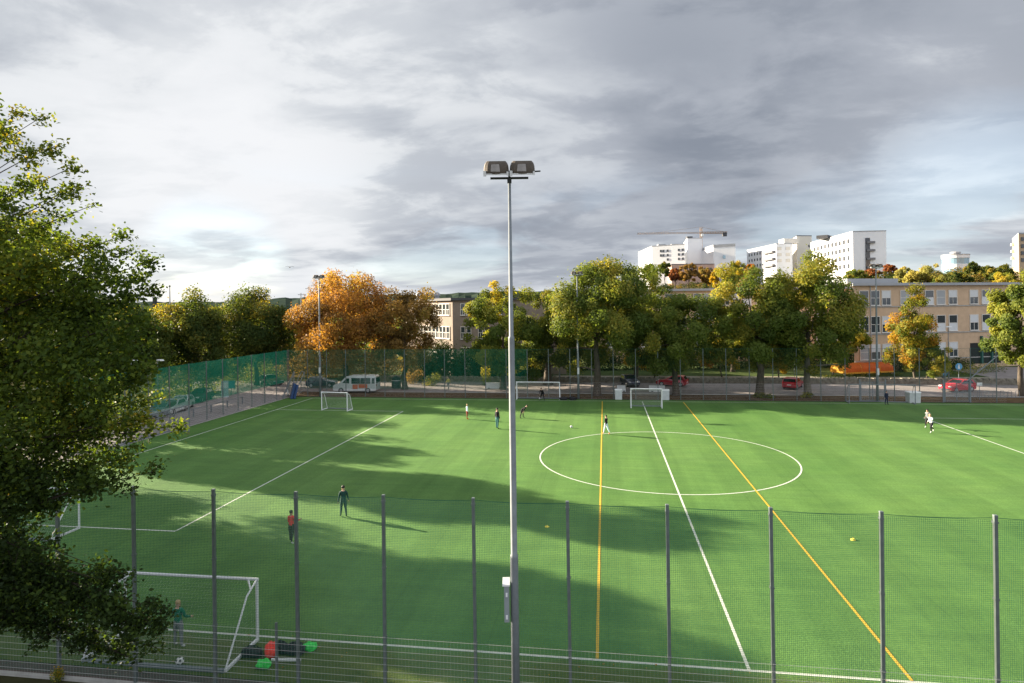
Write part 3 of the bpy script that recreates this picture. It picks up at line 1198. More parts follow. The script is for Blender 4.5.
pts = quad3(747.5, 440, 777, 395, 793, 394)
h4 = thing('hospital_wing', 'lower white hospital wing with dark balconies facing the sun, behind the treetops', 'hospital', (pts[1].x, pts[1].y, 20))
zt = ZD(777, 244.2, 395)
block(h4, pts, 14, zt, RENDERW)
far_windows(h4, pts[0], pts[1], [750, 752.6, 755.3, 758, 760.8, 763.8], [ZD(755, y, 425) for y in (254, 259.8, 265.6, 271)], 1.5, 1.8)
far_windows(h4, pts[1], pts[2], [780, 788.5], [ZD(785, y, 395) for y in (248.5, 254.5, 260.5)], 2.6, 2.0, m_=FRAME)
dd = (pts[1] - pts[0]).normalized()
nn = Vector((dd.y, -dd.x, 0))
for y in (251.5, 258.5, 265):
    q = face_pt(770.5, pts[0], pts[1]) + nn * 1.0
    MB().box((q.x, q.y, ZD(770, y + 0.6, 402)), (15, 2.0, 1.5), math.atan2(dd.y, dd.x)).build('balcony', mat('grey balcony', (0.16, 0.16, 0.17), 0.7), h4, world=True)
q = PD(789.5, 400)
MB().box((q.x, q.y, zt + 2.0), (9.5, 8, 3.2), YAW).build('roof_plant', FRAME, h4, world=True)

pts = quad3(639, 500, 652.5, 450, 686, 437)
h5 = thing('hospital_wing', 'white hospital wing with rows of small square windows, left below the crane', 'hospital', (pts[1].x, pts[1].y, 20))
zt = ZD(655, 246.5, 450)
block(h5, pts, 14, zt, RENDERW)
far_windows(h5, pts[1], pts[2], [661.5, 664, 668.3, 679.5, 683.5], [ZD(668, y, 445) for y in (250.8, 255.2, 259.6)], 1.4, 1.7, skip=((2, 0), (2, 1)))
for px, w in ((662, 5), (675, 4.5)):
    q = PD(px, 458)
    MB().box((q.x, q.y, zt + 1.3), (w * 1.1, 5, 1.9), YAW).build('roof_plant', ROOF, h5, world=True)
pts = quad3(684.5, 490, 688, 455, 703, 456)
h6 = thing('hospital_tower', 'white blank hospital tower topped by a small dark hut, under the crane', 'hospital', (pts[1].x, pts[1].y, 20))
zt = ZD(690, 238.5, 455)
block(h6, pts, 14, zt, RENDERW)
q = PD(690, 462)
MB().box((q.x, q.y, zt + 1.2), (4, 4, 1.8), YAW).build('roof_hut', ROOFD, h6, world=True)
pts = quad3(687, 500, 714, 430, 736, 423)
h7 = thing('hospital_hall', 'low white hospital hall with a bright blank side wall and a grey roof band', 'hospital', (pts[1].x, pts[1].y, 20))
zt = ZD(714, 247.5, 430)
block(h7, pts, 14, zt, RENDERW, parapet=1.9)
MB().box((PD(725.5, 426.4).x, PD(725.5, 426.4).y - 0.1, ZD(725, 257.5, 431)), (2.6, 0.5, 2.2), YAW).build('window', GLASSB, h7, world=True)
far_windows(h7, pts[0], pts[1], [693, 698.5], [ZD(697, 249.5, 470)], 2.5, 4.5, m_=ROOF)
pts = quad3(668, 425, 672, 400, 715, 402)
h8 = thing('brick_building', 'long low brick building with dark flat roof among autumn trees, below the hospital', 'building', (pts[1].x, pts[1].y, 18))
block(h8, pts, 12, ZD(690, 264.5, 400), PINKB, roofm=ROOFD)
far_windows(h8, pts[1], pts[2], [675, 681, 687, 693, 699, 705, 711], [ZD(690, 269, 400)], 1.6, 1.6)
# round white building
q = PD(956, 300)
zc0, zc1 = 20, ZD(956, 255.5, 300)
h9 = thing('round_building', 'round white building with bands of blue glass among the treetops', 'building', (q.x, q.y, zc0))
RR = 5.6
for z0_, z1_, r_, m_, nm in ((0, 3.0, RR, RENDERW, 'wall'), (3.0, 4.6, RR - .15, GLASSB, 'glazing'), (4.6, 6.2, RR + .05, RENDERW, 'wall'), (6.2, 8.2, RR - .15, GLASSB, 'glazing'),
                             (8.2, 9.2, RR + .1, RENDERW, 'wall')):
    k = (zc1 - zc0) / 9.2
    MB().lathe([(r_, z0_ * k), (r_, z1_ * k)], 32).build(nm, m_, h9)
MB().lathe([(RR * 1.05, 0), (RR * 1.04, 0.4), (RR * 0.3, 0.7)], 32, (0, 0, zc1 - zc0 + 0.002)).build('roof', ROOF, h9)
MB().lathe([(2.2, 0), (2.2, 0.8), (0.2, 1.1)], 16, (0, 0, zc1 - zc0 + 0.9)).build('roof_lantern', ROOF, h9)
# beige tower block at the right edge
pts = quad3(1013, 262, 1019.5, 240, 1078, 242)
h10 = thing('apartment_tower', 'beige apartment tower with small balconies cut off by the right edge', 'building', (pts[1].x, pts[1].y, 14))
zt = ZD(1017, 234, 240)
block(h10, pts, 8, zt, BEIGE)
for y in (242, 249, 256):
    q = face_pt(1014.5, pts[0], pts[1])
    MB().box((q.x - .5, q.y - .4, ZD(1014, y, 245)), (2.6, 1.4, 0.9), 1.2).build('balcony', FRAME, h10, world=True)
far_windows(h10, pts[1], pts[2], [1023, 1029, 1036, 1043], [ZD(1020, y, 240) for y in (239, 246, 253, 260)], 1.2, 1.4)

# tower crane over the hospital
q = PD(702, 520)
zj = ZD(702, 232.8, 520)
cr_ = thing('tower_crane', 'slim tower crane with long jib over the white hospital', 'crane', (q.x, q.y, 20))
YEL = mat('crane steel', (0.32, 0.22, 0.14), 0.6)


def lattice(mb, a, b, w, n, t):
    a, b = Vector(a), Vector(b)
    ax_ = (b - a).normalized()
    ref = Vector((0, 0, 1)) if abs(ax_.z) < 0.9 else Vector((1, 0, 0))
    x = ax_.cross(ref).normalized() * w / 2
    y = x.cross(ax_).normalized() * w / 2
    cs = [x + y, x - y, -x - y, -x + y]
    for c in cs:
        strand(mb, a + c, b + c, t)
    for i in range(n):
        u0, u1 = a.lerp(b, i / n), a.lerp(b, (i + 1) / n)
        for k in range(4):
            strand(mb, u0 + cs[k], u1 + cs[(k + 1) % 4], t * 0.7)


mb = MB()
lattice(mb, (0, 0, 0), (0, 0, zj - 20 + 4.5), 1.6, 18, 0.35)
mb.build('tower', YEL, cr_)
mb = MB()
jv = PD(638, 520) - PD(702, 520)
cj = PD(728, 520) - PD(702, 520)
lattice(mb, (0, 0, zj - 20), (jv.x, jv.y, zj - 20), 1.0, 28, 0.22)
strand(mb, (0, 0, zj - 20 + 5), (jv.x * .7, jv.y * .7, zj - 20 + .6), 0.16)
mb.build('jib', YEL, cr_)
mb = MB()
lattice(mb, (0, 0, zj - 20), (cj.x, cj.y, zj - 20), 1.3, 10, 0.45)
strand(mb, (0, 0, zj - 20 + 5), (cj.x * .9, cj.y * .9, zj - 20 + .6), 0.2)
mb.build('counter_jib', YEL, cr_)
MB().box((cj.x * .9, cj.y * .9, zj - 21.6), (3.4, 2, 3.2), YAW).build('counterweight', ROOFD, cr_)
MB().box((0.9, -0.9, zj - 22.0), (1.8, 1.8, 2.2)).build('cab', WHITE, cr_)

# chimney stacks and pylons on the left horizon
q = PD(155, 600)
st_ = thing('chimney_stack', 'dark square chimney stack above the left treetops', 'chimney', (q.x, q.y, 0))
MB().box((0, 0, 12), (3.0, 3.0, 24), top=0.9).build('shaft', DARK, st_)
MB().box((0, 0, 24.4), (3.3, 3.3, 0.8)).build('cap', DARK, st_)
for px, top, d, lab in ((170, 285, 1500, 'thin faint radio mast left of centre of the far horizon trees'), (201, 295.5, 1400, 'short pale chimney on the horizon between two leafy treetops')):
    q = PD(px, d)
    z = ZD(px, top, d)
    c_ = thing('radio_mast' if px == 170 else 'factory_chimney', lab, 'mast' if px == 170 else 'chimney', (q.x, q.y, 20))
    MB().tube([(0, 0, 0), (0, 0, z - 20)], [1.6, 0.9], 8).build('shaft', ROOF, c_)
    MB().box((0, 0, z - 20 - 3), (3.0, 3.0, 3.0)).build('head', ROOFD, c_)
for px, top, d, lab in ((308.5, 287, 1600, 'taller faint crane by the orange tree on the horizon'), (301, 293, 1600, 'shorter faint crane left of the taller one on the horizon')):
    q = PD(px, d)
    z = ZD(px, top, d)
    c_ = thing('harbour_crane', lab, 'crane', (q.x, q.y, 20))
    mb = MB()
    lattice(mb, (0, 0, 0), (0, 0, z - 20), 2.4, 10, 0.5)
    mb.build('tower', ROOF, c_)
    mb = MB()
    lattice(mb, (-8, 0, z - 24), (14, 0, z - 24), 1.6, 9, 0.5)
    mb.build('jib', ROOF, c_)

# retaining wall beyond the road
STONE = mat('rough stone', (0.16, 0.145, 0.115), 0.95, var=0.5, scale=2.2, bump=0.7, detail=8, col2=(0.28, 0.25, 0.2))
rw = thing('retaining_wall', 'low rough stone retaining wall along the far side of the road', 'wall', (10, 91.4, 0))
MB().box((0, 0, 0.30), (92, 0.9, 0.60)).build('stonework', STONE, rw)
mb = MB()
x = -46
rs = np.random.default_rng(2)
while x < 45.5:
    w = rs.uniform(0.6, 1.3)
    mb.box((x + w / 2, rs.uniform(-.05, .05), 0.64 + rs.uniform(0, .08)), (w * .94, 0.8, 0.24 + rs.uniform(-.05, .1)), rs.uniform(-.06, .06), top=0.85)
    x += w
mb.build('coping', STONE, rw)


# ---------------------------------------------------------------- trees
def leaf_mesh(name, P, size, tint, m_, up=0.25, seed=0, aspect=0.62, normals=None):
    """P (n,3) leaf centres, size (n,), tint (n,): one folded rhombus of two faces per leaf"""
    r = np.random.default_rng(seed)
    n = len(P)
    N = r.normal(0, 1, (n, 3))
    if normals is not None:
        N = N * 0.75 + normals
    N[:, 2] += up
    N /= np.linalg.norm(N, axis=1, keepdims=True)
    T = np.cross(N, r.normal(0, 1, (n, 3)))
    T /= np.linalg.norm(T, axis=1, keepdims=True) + 1e-9
    B = np.cross(N, T)
    s = size[:, None]
    a = P - T * s * 0.5
    b = P + B * s * 0.5 * aspect + N * s * 0.10
    c = P + T * s * 0.5
    d = P - B * s * 0.5 * aspect + N * s * 0.10
    V = np.stack([a, b, c, d], 1).reshape(-1, 3)
    me = bpy.data.meshes.new(name)
    me.vertices.add(4 * n)
    me.vertices.foreach_set('co', V.astype(np.float32).ravel())
    i = np.arange(n)[:, None] * 4
    tri = np.concatenate([i, i + 1, i + 2, i, i + 2, i + 3], 1).ravel()
    me.loops.add(6 * n)
    me.loops.foreach_set('vertex_index', tri.astype(np.int32))
    me.polygons.add(2 * n)
    me.polygons.foreach_set('loop_start', np.arange(0, 6 * n, 3, dtype=np.int32))
    me.polygons.foreach_set('loop_total', np.full(2 * n, 3, dtype=np.int32))
    at = me.attributes.new('tint', 'FLOAT', 'POINT')
    at.data.foreach_set('value', np.repeat(np.clip(tint, 0, 1), 4).astype(np.float32))
    me.materials.append(m_)
    me.update(calc_edges=True)
    me.validate()
    return me


def dirs(n, r):
    v = r.normal(0, 1, (n, 3))
    return v / np.linalg.norm(v, axis=1, keepdims=True)


def clump_leaves(centres, radii, n, leaf, seed, flat=0.75, tint_sd=0.11, ctint=None):
    """spread n leaves over clumps, denser towards each clump's skin"""
    r = np.random.default_rng(seed)
    w = np.asarray(radii) ** 2.2
    k = r.choice(len(centres), n, p=w / w.sum())
    D = dirs(n, r)
    rad = np.asarray(radii)[k] * (0.25 + 0.75 * r.random(n) ** 0.55) * (1 + 0.25 * r.normal(0, 1, n) * (r.random(n) < .25))
    off = D * rad[:, None]
    off[:, 2] *= flat
    P = np.asarray(centres)[k] + off
    ct = r.random(len(centres)) if ctint is None else np.asarray(ctint)
    tint = 0.5 + (ct[k] - 0.5) * 0.8 + r.normal(0, tint_sd, n)
    size = leaf * r.uniform(0.65, 1.35, n)
    return P, size, tint, D


def tree_parts(H, Rc, base, seed, leaf, nleaf, nclump=46, trunk_r=0.32, flat=0.9, shape='round', limbs=9, clump_r=0.19, lean=(0, 0), tint_shift=0.0, sparse=0.0, tint_side=0.0):
    """returns (trunk MB, leaf arrays) in local coordinates; shape: round, cone, wide, tall"""
    r = np.random.default_rng(seed)
    cz = (base + H) / 2
    hz = (H - base) / 2
    cs, rs_ = [], []
    # a handful of big lobes give the outline its bulges
    nl = 7
    lob = dirs(nl, r)
    lw_ = r.uniform(0.0, 0.28, nl)
    for i in range(nclump):
        d = dirs(1, r)[0]
        k = 0.86 + sum(w * max(0, d.dot(l)) ** 3 for l, w in zip(lob, lw_)) - 0.10 * r.random()
        u = r.random() ** 0.42
        rr = 0.22 + 0.72 * u
        z = d[2] * rr * k
        hr = math.hypot(d[0], d[1]) * rr * k
        if shape == 'cone':
            hr *= 0.35 + 0.75 * (1 - (z + 1) / 2)
        elif shape == 'wide':
            z = z * 0.8 if z > 0 else z * 0.6
            hr *= 1.1
        elif shape == 'round' and z < -0.3:
            hr *= 1 + 0.35 * (-z)
        a = math.atan2(d[1], d[0])
        cr_ = Rc * clump_r * r.uniform(0.6, 1.25)
        cs.append((math.cos(a) * hr * Rc * 0.98 + lean[0] * (z + 1) / 2, math.sin(a) * hr * Rc * 0.98 + lean[1] * (z + 1) / 2, cz + z * hz * 0.94))
        rs_.append(cr_)
    cs = np.array(cs)
    tm = MB()
    top = base + (H - base) * 0.55
    wob = [(r.normal(0, .12), r.normal(0, .12)) for _ in range(6)]
    pts = [(0, 0, -0.1), (0.0, 0, 0.35)] + [(wob[i][0] + lean[0] * .5 * (i / 5), wob[i][1] + lean[1] * .5 * (i / 5), 0.35 + (top - 0.35) * (i + 1) / 6) for i in range(6)]
    rad = [trunk_r * 1.45, trunk_r * 1.08] + [trunk_r * (1 - 0.13 * (i + 1)) for i in range(6)]
    tm.tube(pts, rad, 10)
    order = r.permutation(len(cs))[:limbs * 2]
    for j, i in enumerate(order):
        t = cs[i]
        f = r.uniform(0.45, 0.95)
        kz = pts[2][2] + (top - pts[2][2]) * f
        zs_ = [p[2] for p in pts]
        sx, sy = np.interp(kz, zs_, [p[0] for p in pts]), np.interp(kz, zs_, [p[1] for p in pts])
        sr = np.interp(kz, zs_, rad) * (0.62 if j < limbs else 0.38)
        s = Vector((sx, sy, min(kz, max(base * .7, t[2] - 0.2))))
        e_ = Vector(t)
        mid = s.lerp(e_, 0.5) + Vector((r.normal(0, .25), r.normal(0, .25), r.uniform(0.0, 0.5)))
        tm.tube([s, s.lerp(mid, .55), mid, mid.lerp(e_, .6), e_], [sr, sr * .8, sr * .58, sr * .36, sr * .12], 6)
    P, size, tint, D = clump_leaves(cs, rs_, nleaf, leaf, seed + 1, flat)
    if sparse:
        keep = r.random(len(P)) > sparse
        P, size, tint, D = P[keep], size[keep], tint[keep], D[keep]
    out = P - np.array([0, 0, cz])
    out /= np.linalg.norm(out, axis=1, keepdims=True) + 1e-6
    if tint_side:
        tint = tint + tint_side * (out @ np.array([-0.6, 0.1, 0.8])) * 0.5  # upper sun-side leaves tinted lighter: sunlight put into the leaf colour
    return tm, (P, size, tint + tint_shift, out * 0.9 + D * 0.5)


def tree(name, label, loc, H, Rc, base, seed, m_, leaf=0.26, nleaf=15000, group=None, bark=BARK, cat='tree', rz=0.0, **kw):
    r = thing(name, label, cat, loc, rz, group)
    kw['nclump'] = int(kw.get('nclump', 46) * 1.8)
    if m_ is LF_GREEN:
        kw['tint_shift'] = kw.get('tint_shift', 0.0) - 0.09
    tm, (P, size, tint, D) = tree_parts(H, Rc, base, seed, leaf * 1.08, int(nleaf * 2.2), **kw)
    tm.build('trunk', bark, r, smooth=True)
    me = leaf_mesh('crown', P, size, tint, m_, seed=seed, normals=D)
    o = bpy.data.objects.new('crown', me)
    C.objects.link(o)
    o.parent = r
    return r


LF_GREEN = leaf_mat('green leaves', [(0.0, (0.065, 0.097, 0.022)), (0.45, (0.124, 0.160, 0.032)), (0.75, (0.211, 0.211, 0.041)), (1.0, (0.366, 0.286, 0.045))])
LF_DARK = leaf_mat('dark green leaves', [(0.0, (0.034, 0.060, 0.016)), (0.5, (0.072, 0.098, 0.022)), (0.8, (0.125, 0.135, 0.026)), (1.0, (0.26, 0.20, 0.03))])
LF_YG = leaf_mat('yellow green leaves', [(0.0, (0.085, 0.123, 0.026)), (0.45, (0.177, 0.200, 0.038)), (0.8, (0.298, 0.275, 0.043)), (1.0, (0.454, 0.330, 0.043))])
LF_ORANGE = leaf_mat('orange leaves', [(0.0, (0.14, 0.085, 0.028)), (0.35, (0.25, 0.125, 0.036)), (0.7, (0.36, 0.17, 0.040)), (0.9, (0.42, 0.24, 0.05)), (1.0, (0.30, 0.24, 0.05))], 0.42)
LF_BROWN = leaf_mat('rusty leaves', [(0.0, (0.10, 0.075, 0.030)), (0.5, (0.20, 0.125, 0.040)), (0.8, (0.29, 0.165, 0.045)), (1.0, (0.24, 0.20, 0.05))], 0.40)
LF_YELLOW = leaf_mat('yellow leaves', [(0.0, (0.16, 0.12, 0.012)), (0.5, (0.36, 0.24, 0.015)), (1.0, (0.52, 0.34, 0.02))], 0.4)
LF_MIX = leaf_mat('turning leaves', [(0.0, (0.060, 0.102, 0.014)), (0.4, (0.180, 0.168, 0.022)), (0.7, (0.324, 0.204, 0.022)), (1.0, (0.396, 0.132, 0.024))], 0.4)
LF_RED = leaf_mat('red brown leaves', [(0.0, (0.091, 0.033, 0.018)), (0.5, (0.221, 0.072, 0.029)), (1.0, (0.338, 0.130, 0.039))], 0.35)
LF_WILLOW = leaf_mat('willow leaves', [(0.0, (0.130, 0.143, 0.046)), (0.5, (0.247, 0.240, 0.065)), (1.0, (0.390, 0.325, 0.078))], 0.35)
LF_NEAR = leaf_mat('lime leaves', [(0.0, (0.020, 0.036, 0.012)), (0.25, (0.042, 0.072, 0.016)), (0.45, (0.075, 0.115, 0.018)), (0.7, (0.13, 0.165, 0.024)), (0.92, (0.25, 0.23, 0.03)), (1.0, (0.40, 0.28, 0.03))], 0.42)  # lowest stops darkened for the shaded bottom of the crown

LF_SLOPE = leaf_mat('undergrowth leaves', [(0.0, (0.025, 0.045, 0.014)), (0.5, (0.07, 0.085, 0.02)), (0.8, (0.14, 0.11, 0.025)), (1.0, (0.22, 0.12, 0.03))], 0.3)
LF_DEEP = leaf_mat('shaded ivy leaves', [(0.0, (0.014, 0.028, 0.008)), (0.5, (0.026, 0.045, 0.012)), (0.9, (0.05, 0.062, 0.014)), (1.0, (0.10, 0.09, 0.02))], 0.2)  # ivy green, darkened further for the shade under the tree crowns


def base_at(px, Yp, z=0.0):
    r_ = ray(px, 400)
    k = Yp / r_.y
    p = Vector((r_.x * k, Yp, z))
    return p, k      # k is the depth along the camera axis


def tree_px(name, label, px, Yp, pytop, pybase, halfw, seed, m_, z=0.0, **kw):
    """tree whose foot stands at row Yp in column px; crown rows pytop..pybase, half width in pixels"""
    p, d = base_at(px, Yp, z)
    H = ZD(px, pytop, d) - z
    cb = ZD(px, pybase + 5, d) - z
    return tree(name, label, p, H, halfw * d / FOC, max(0.6, cb - 0.10 * (H - cb)), seed, m_, **kw)


BACK = 'street trees beyond the far fence'
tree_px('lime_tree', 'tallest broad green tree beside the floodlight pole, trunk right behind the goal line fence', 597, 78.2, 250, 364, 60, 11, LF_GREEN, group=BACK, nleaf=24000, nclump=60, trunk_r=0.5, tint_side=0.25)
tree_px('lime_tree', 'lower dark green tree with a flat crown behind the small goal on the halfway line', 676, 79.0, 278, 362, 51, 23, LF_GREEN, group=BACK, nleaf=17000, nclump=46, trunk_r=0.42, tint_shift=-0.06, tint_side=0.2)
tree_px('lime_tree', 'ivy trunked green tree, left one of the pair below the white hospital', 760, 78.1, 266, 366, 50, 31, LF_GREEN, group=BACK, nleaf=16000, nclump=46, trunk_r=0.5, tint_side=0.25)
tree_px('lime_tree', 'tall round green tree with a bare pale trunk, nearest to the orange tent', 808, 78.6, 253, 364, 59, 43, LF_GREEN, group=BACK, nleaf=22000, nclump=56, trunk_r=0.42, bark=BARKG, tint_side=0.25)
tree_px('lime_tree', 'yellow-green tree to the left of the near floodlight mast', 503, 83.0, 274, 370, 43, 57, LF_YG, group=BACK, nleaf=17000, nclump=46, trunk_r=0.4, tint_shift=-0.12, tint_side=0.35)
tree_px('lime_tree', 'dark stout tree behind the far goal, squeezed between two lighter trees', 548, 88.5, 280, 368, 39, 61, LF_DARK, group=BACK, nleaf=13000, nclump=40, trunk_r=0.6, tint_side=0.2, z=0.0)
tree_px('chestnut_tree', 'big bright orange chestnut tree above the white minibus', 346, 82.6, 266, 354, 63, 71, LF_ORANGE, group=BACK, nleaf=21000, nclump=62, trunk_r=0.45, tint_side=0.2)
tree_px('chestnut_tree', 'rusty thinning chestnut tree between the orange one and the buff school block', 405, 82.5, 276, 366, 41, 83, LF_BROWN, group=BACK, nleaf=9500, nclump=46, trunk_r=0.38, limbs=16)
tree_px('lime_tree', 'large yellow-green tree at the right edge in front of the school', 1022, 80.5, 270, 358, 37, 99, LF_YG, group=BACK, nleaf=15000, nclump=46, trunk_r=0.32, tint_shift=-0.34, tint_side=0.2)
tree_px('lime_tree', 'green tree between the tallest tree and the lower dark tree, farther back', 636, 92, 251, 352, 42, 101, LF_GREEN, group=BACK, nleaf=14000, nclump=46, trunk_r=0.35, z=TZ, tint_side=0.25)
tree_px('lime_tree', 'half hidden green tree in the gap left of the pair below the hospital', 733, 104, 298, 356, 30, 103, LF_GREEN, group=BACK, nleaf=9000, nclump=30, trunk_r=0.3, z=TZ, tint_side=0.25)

SMALL = 'small autumn trees in front of the school'
tree_px('young_tree', 'small bright yellow spreading tree above the dark parked car', 655, 94.0, 345, 366, 29, 111, LF_YELLOW, group=SMALL, z=TZ, nleaf=2600, nclump=26, trunk_r=0.10, shape='wide', leaf=0.24)
tree_px('young_tree', 'small yellow tree between the two dark trunks, thin and see-through', 722, 95.0, 338, 366, 25, 113, LF_MIX, group=SMALL, z=TZ, nleaf=2300, nclump=24, trunk_r=0.10, leaf=0.24)
tree_px('young_tree', 'narrow yellow sapling close behind the right of the two dark trunks', 779, 95.0, 334, 366, 13, 117, LF_YELLOW, group=SMALL, z=TZ, nleaf=1700, nclump=20, trunk_r=0.09, leaf=0.24)
tree_px('young_tree', 'yellow-green young tree behind the orange tent', 849, 101.0, 318, 348, 23, 119, LF_YG, group=SMALL, z=TZ, nleaf=5200, nclump=30, trunk_r=0.12, leaf=0.24)
tree_px('young_tree', 'tall orange and yellow tree standing before the school windows', 915, 93.2, 286, 362, 33, 127, LF_MIX, group=SMALL, z=TZ, nleaf=7800, nclump=44, trunk_r=0.16, shape='cone', tint_shift=-0.08, leaf=0.24, limbs=14)
tree_px('young_tree', 'small green tree with an orange left side, above the red car by the gate', 927, 92.6, 334, 371, 25, 131, LF_YG, group=SMALL, z=TZ, nleaf=5200, nclump=28, trunk_r=0.09, tint_shift=-0.05, leaf=0.22)

LEFT = 'trees along the left street'
for lab, x, y, H, Rc, sd, mm, nl in (
        ('round dark green tree at the end of the left street, next to the orange chestnut', -51.5, 86.0, 14.2, 6.4, 211, LF_DARK, 17000),
        ('olive tree with a yellow top at the left street, half covering its round dark neighbour', -56.0, 77.0, 13.8, 5.8, 223, LF_DARK, 15000),
        ('dark tree behind the parked white car on the left street', -57.5, 68.0, 13.0, 5.2, 227, LF_DARK, 11000),
        ('shady tree in the left street, seen through the near tree', -57.0, 60.5, 13.0, 4.6, 229, LF_DARK, 9000),
        ('tall tree on the left street hidden behind the near tree, by the big goal', -56.0, 50.3, 22.5, 4.6, 233, LF_DARK, 15000),
        ('middling tree on the left street behind the near tree, beside the tall one', -56.0, 58.0, 15.0, 4.4, 235, LF_DARK, 10000),
        ('high tree on the left street behind the near tree, farthest of the tall row', -55.0, 37.2, 22.0, 5.6, 239, LF_DARK, 20000),
        ('high tree on the left street behind the near tree, middle of the tall row', -55.5, 29.5, 22.0, 5.6, 241, LF_DARK, 19000),
        ('high tree on the left street behind the near tree, nearest of the tall row', -55.0, 22.0, 21.5, 5.4, 251, LF_DARK, 19000)):
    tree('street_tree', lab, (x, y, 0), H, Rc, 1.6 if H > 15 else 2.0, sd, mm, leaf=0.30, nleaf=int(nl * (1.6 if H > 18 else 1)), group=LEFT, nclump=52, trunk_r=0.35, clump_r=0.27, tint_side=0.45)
tree('street_tree', 'pale yellow-topped tree peeping over the olive tree on the left', PD(172, 125), ZD(172, 297.5, 125), 4.6, 4, 257, LF_YG, leaf=0.34, nleaf=6000, group=LEFT)
tree('street_tree', 'bright yellow tree top between the two dark round trees on the left', PD(213, 125), ZD(213, 303, 125), 4.4, 4, 263, LF_YG, leaf=0.34, nleaf=6000, group=LEFT, tint_shift=0.15)
tree('street_tree', 'light yellow-green tree in the gap left of the orange chestnut', PD(285, 108), ZD(285, 310, 108), 4.0, 2, 269, LF_YG, leaf=0.30, nleaf=6000, group=LEFT)

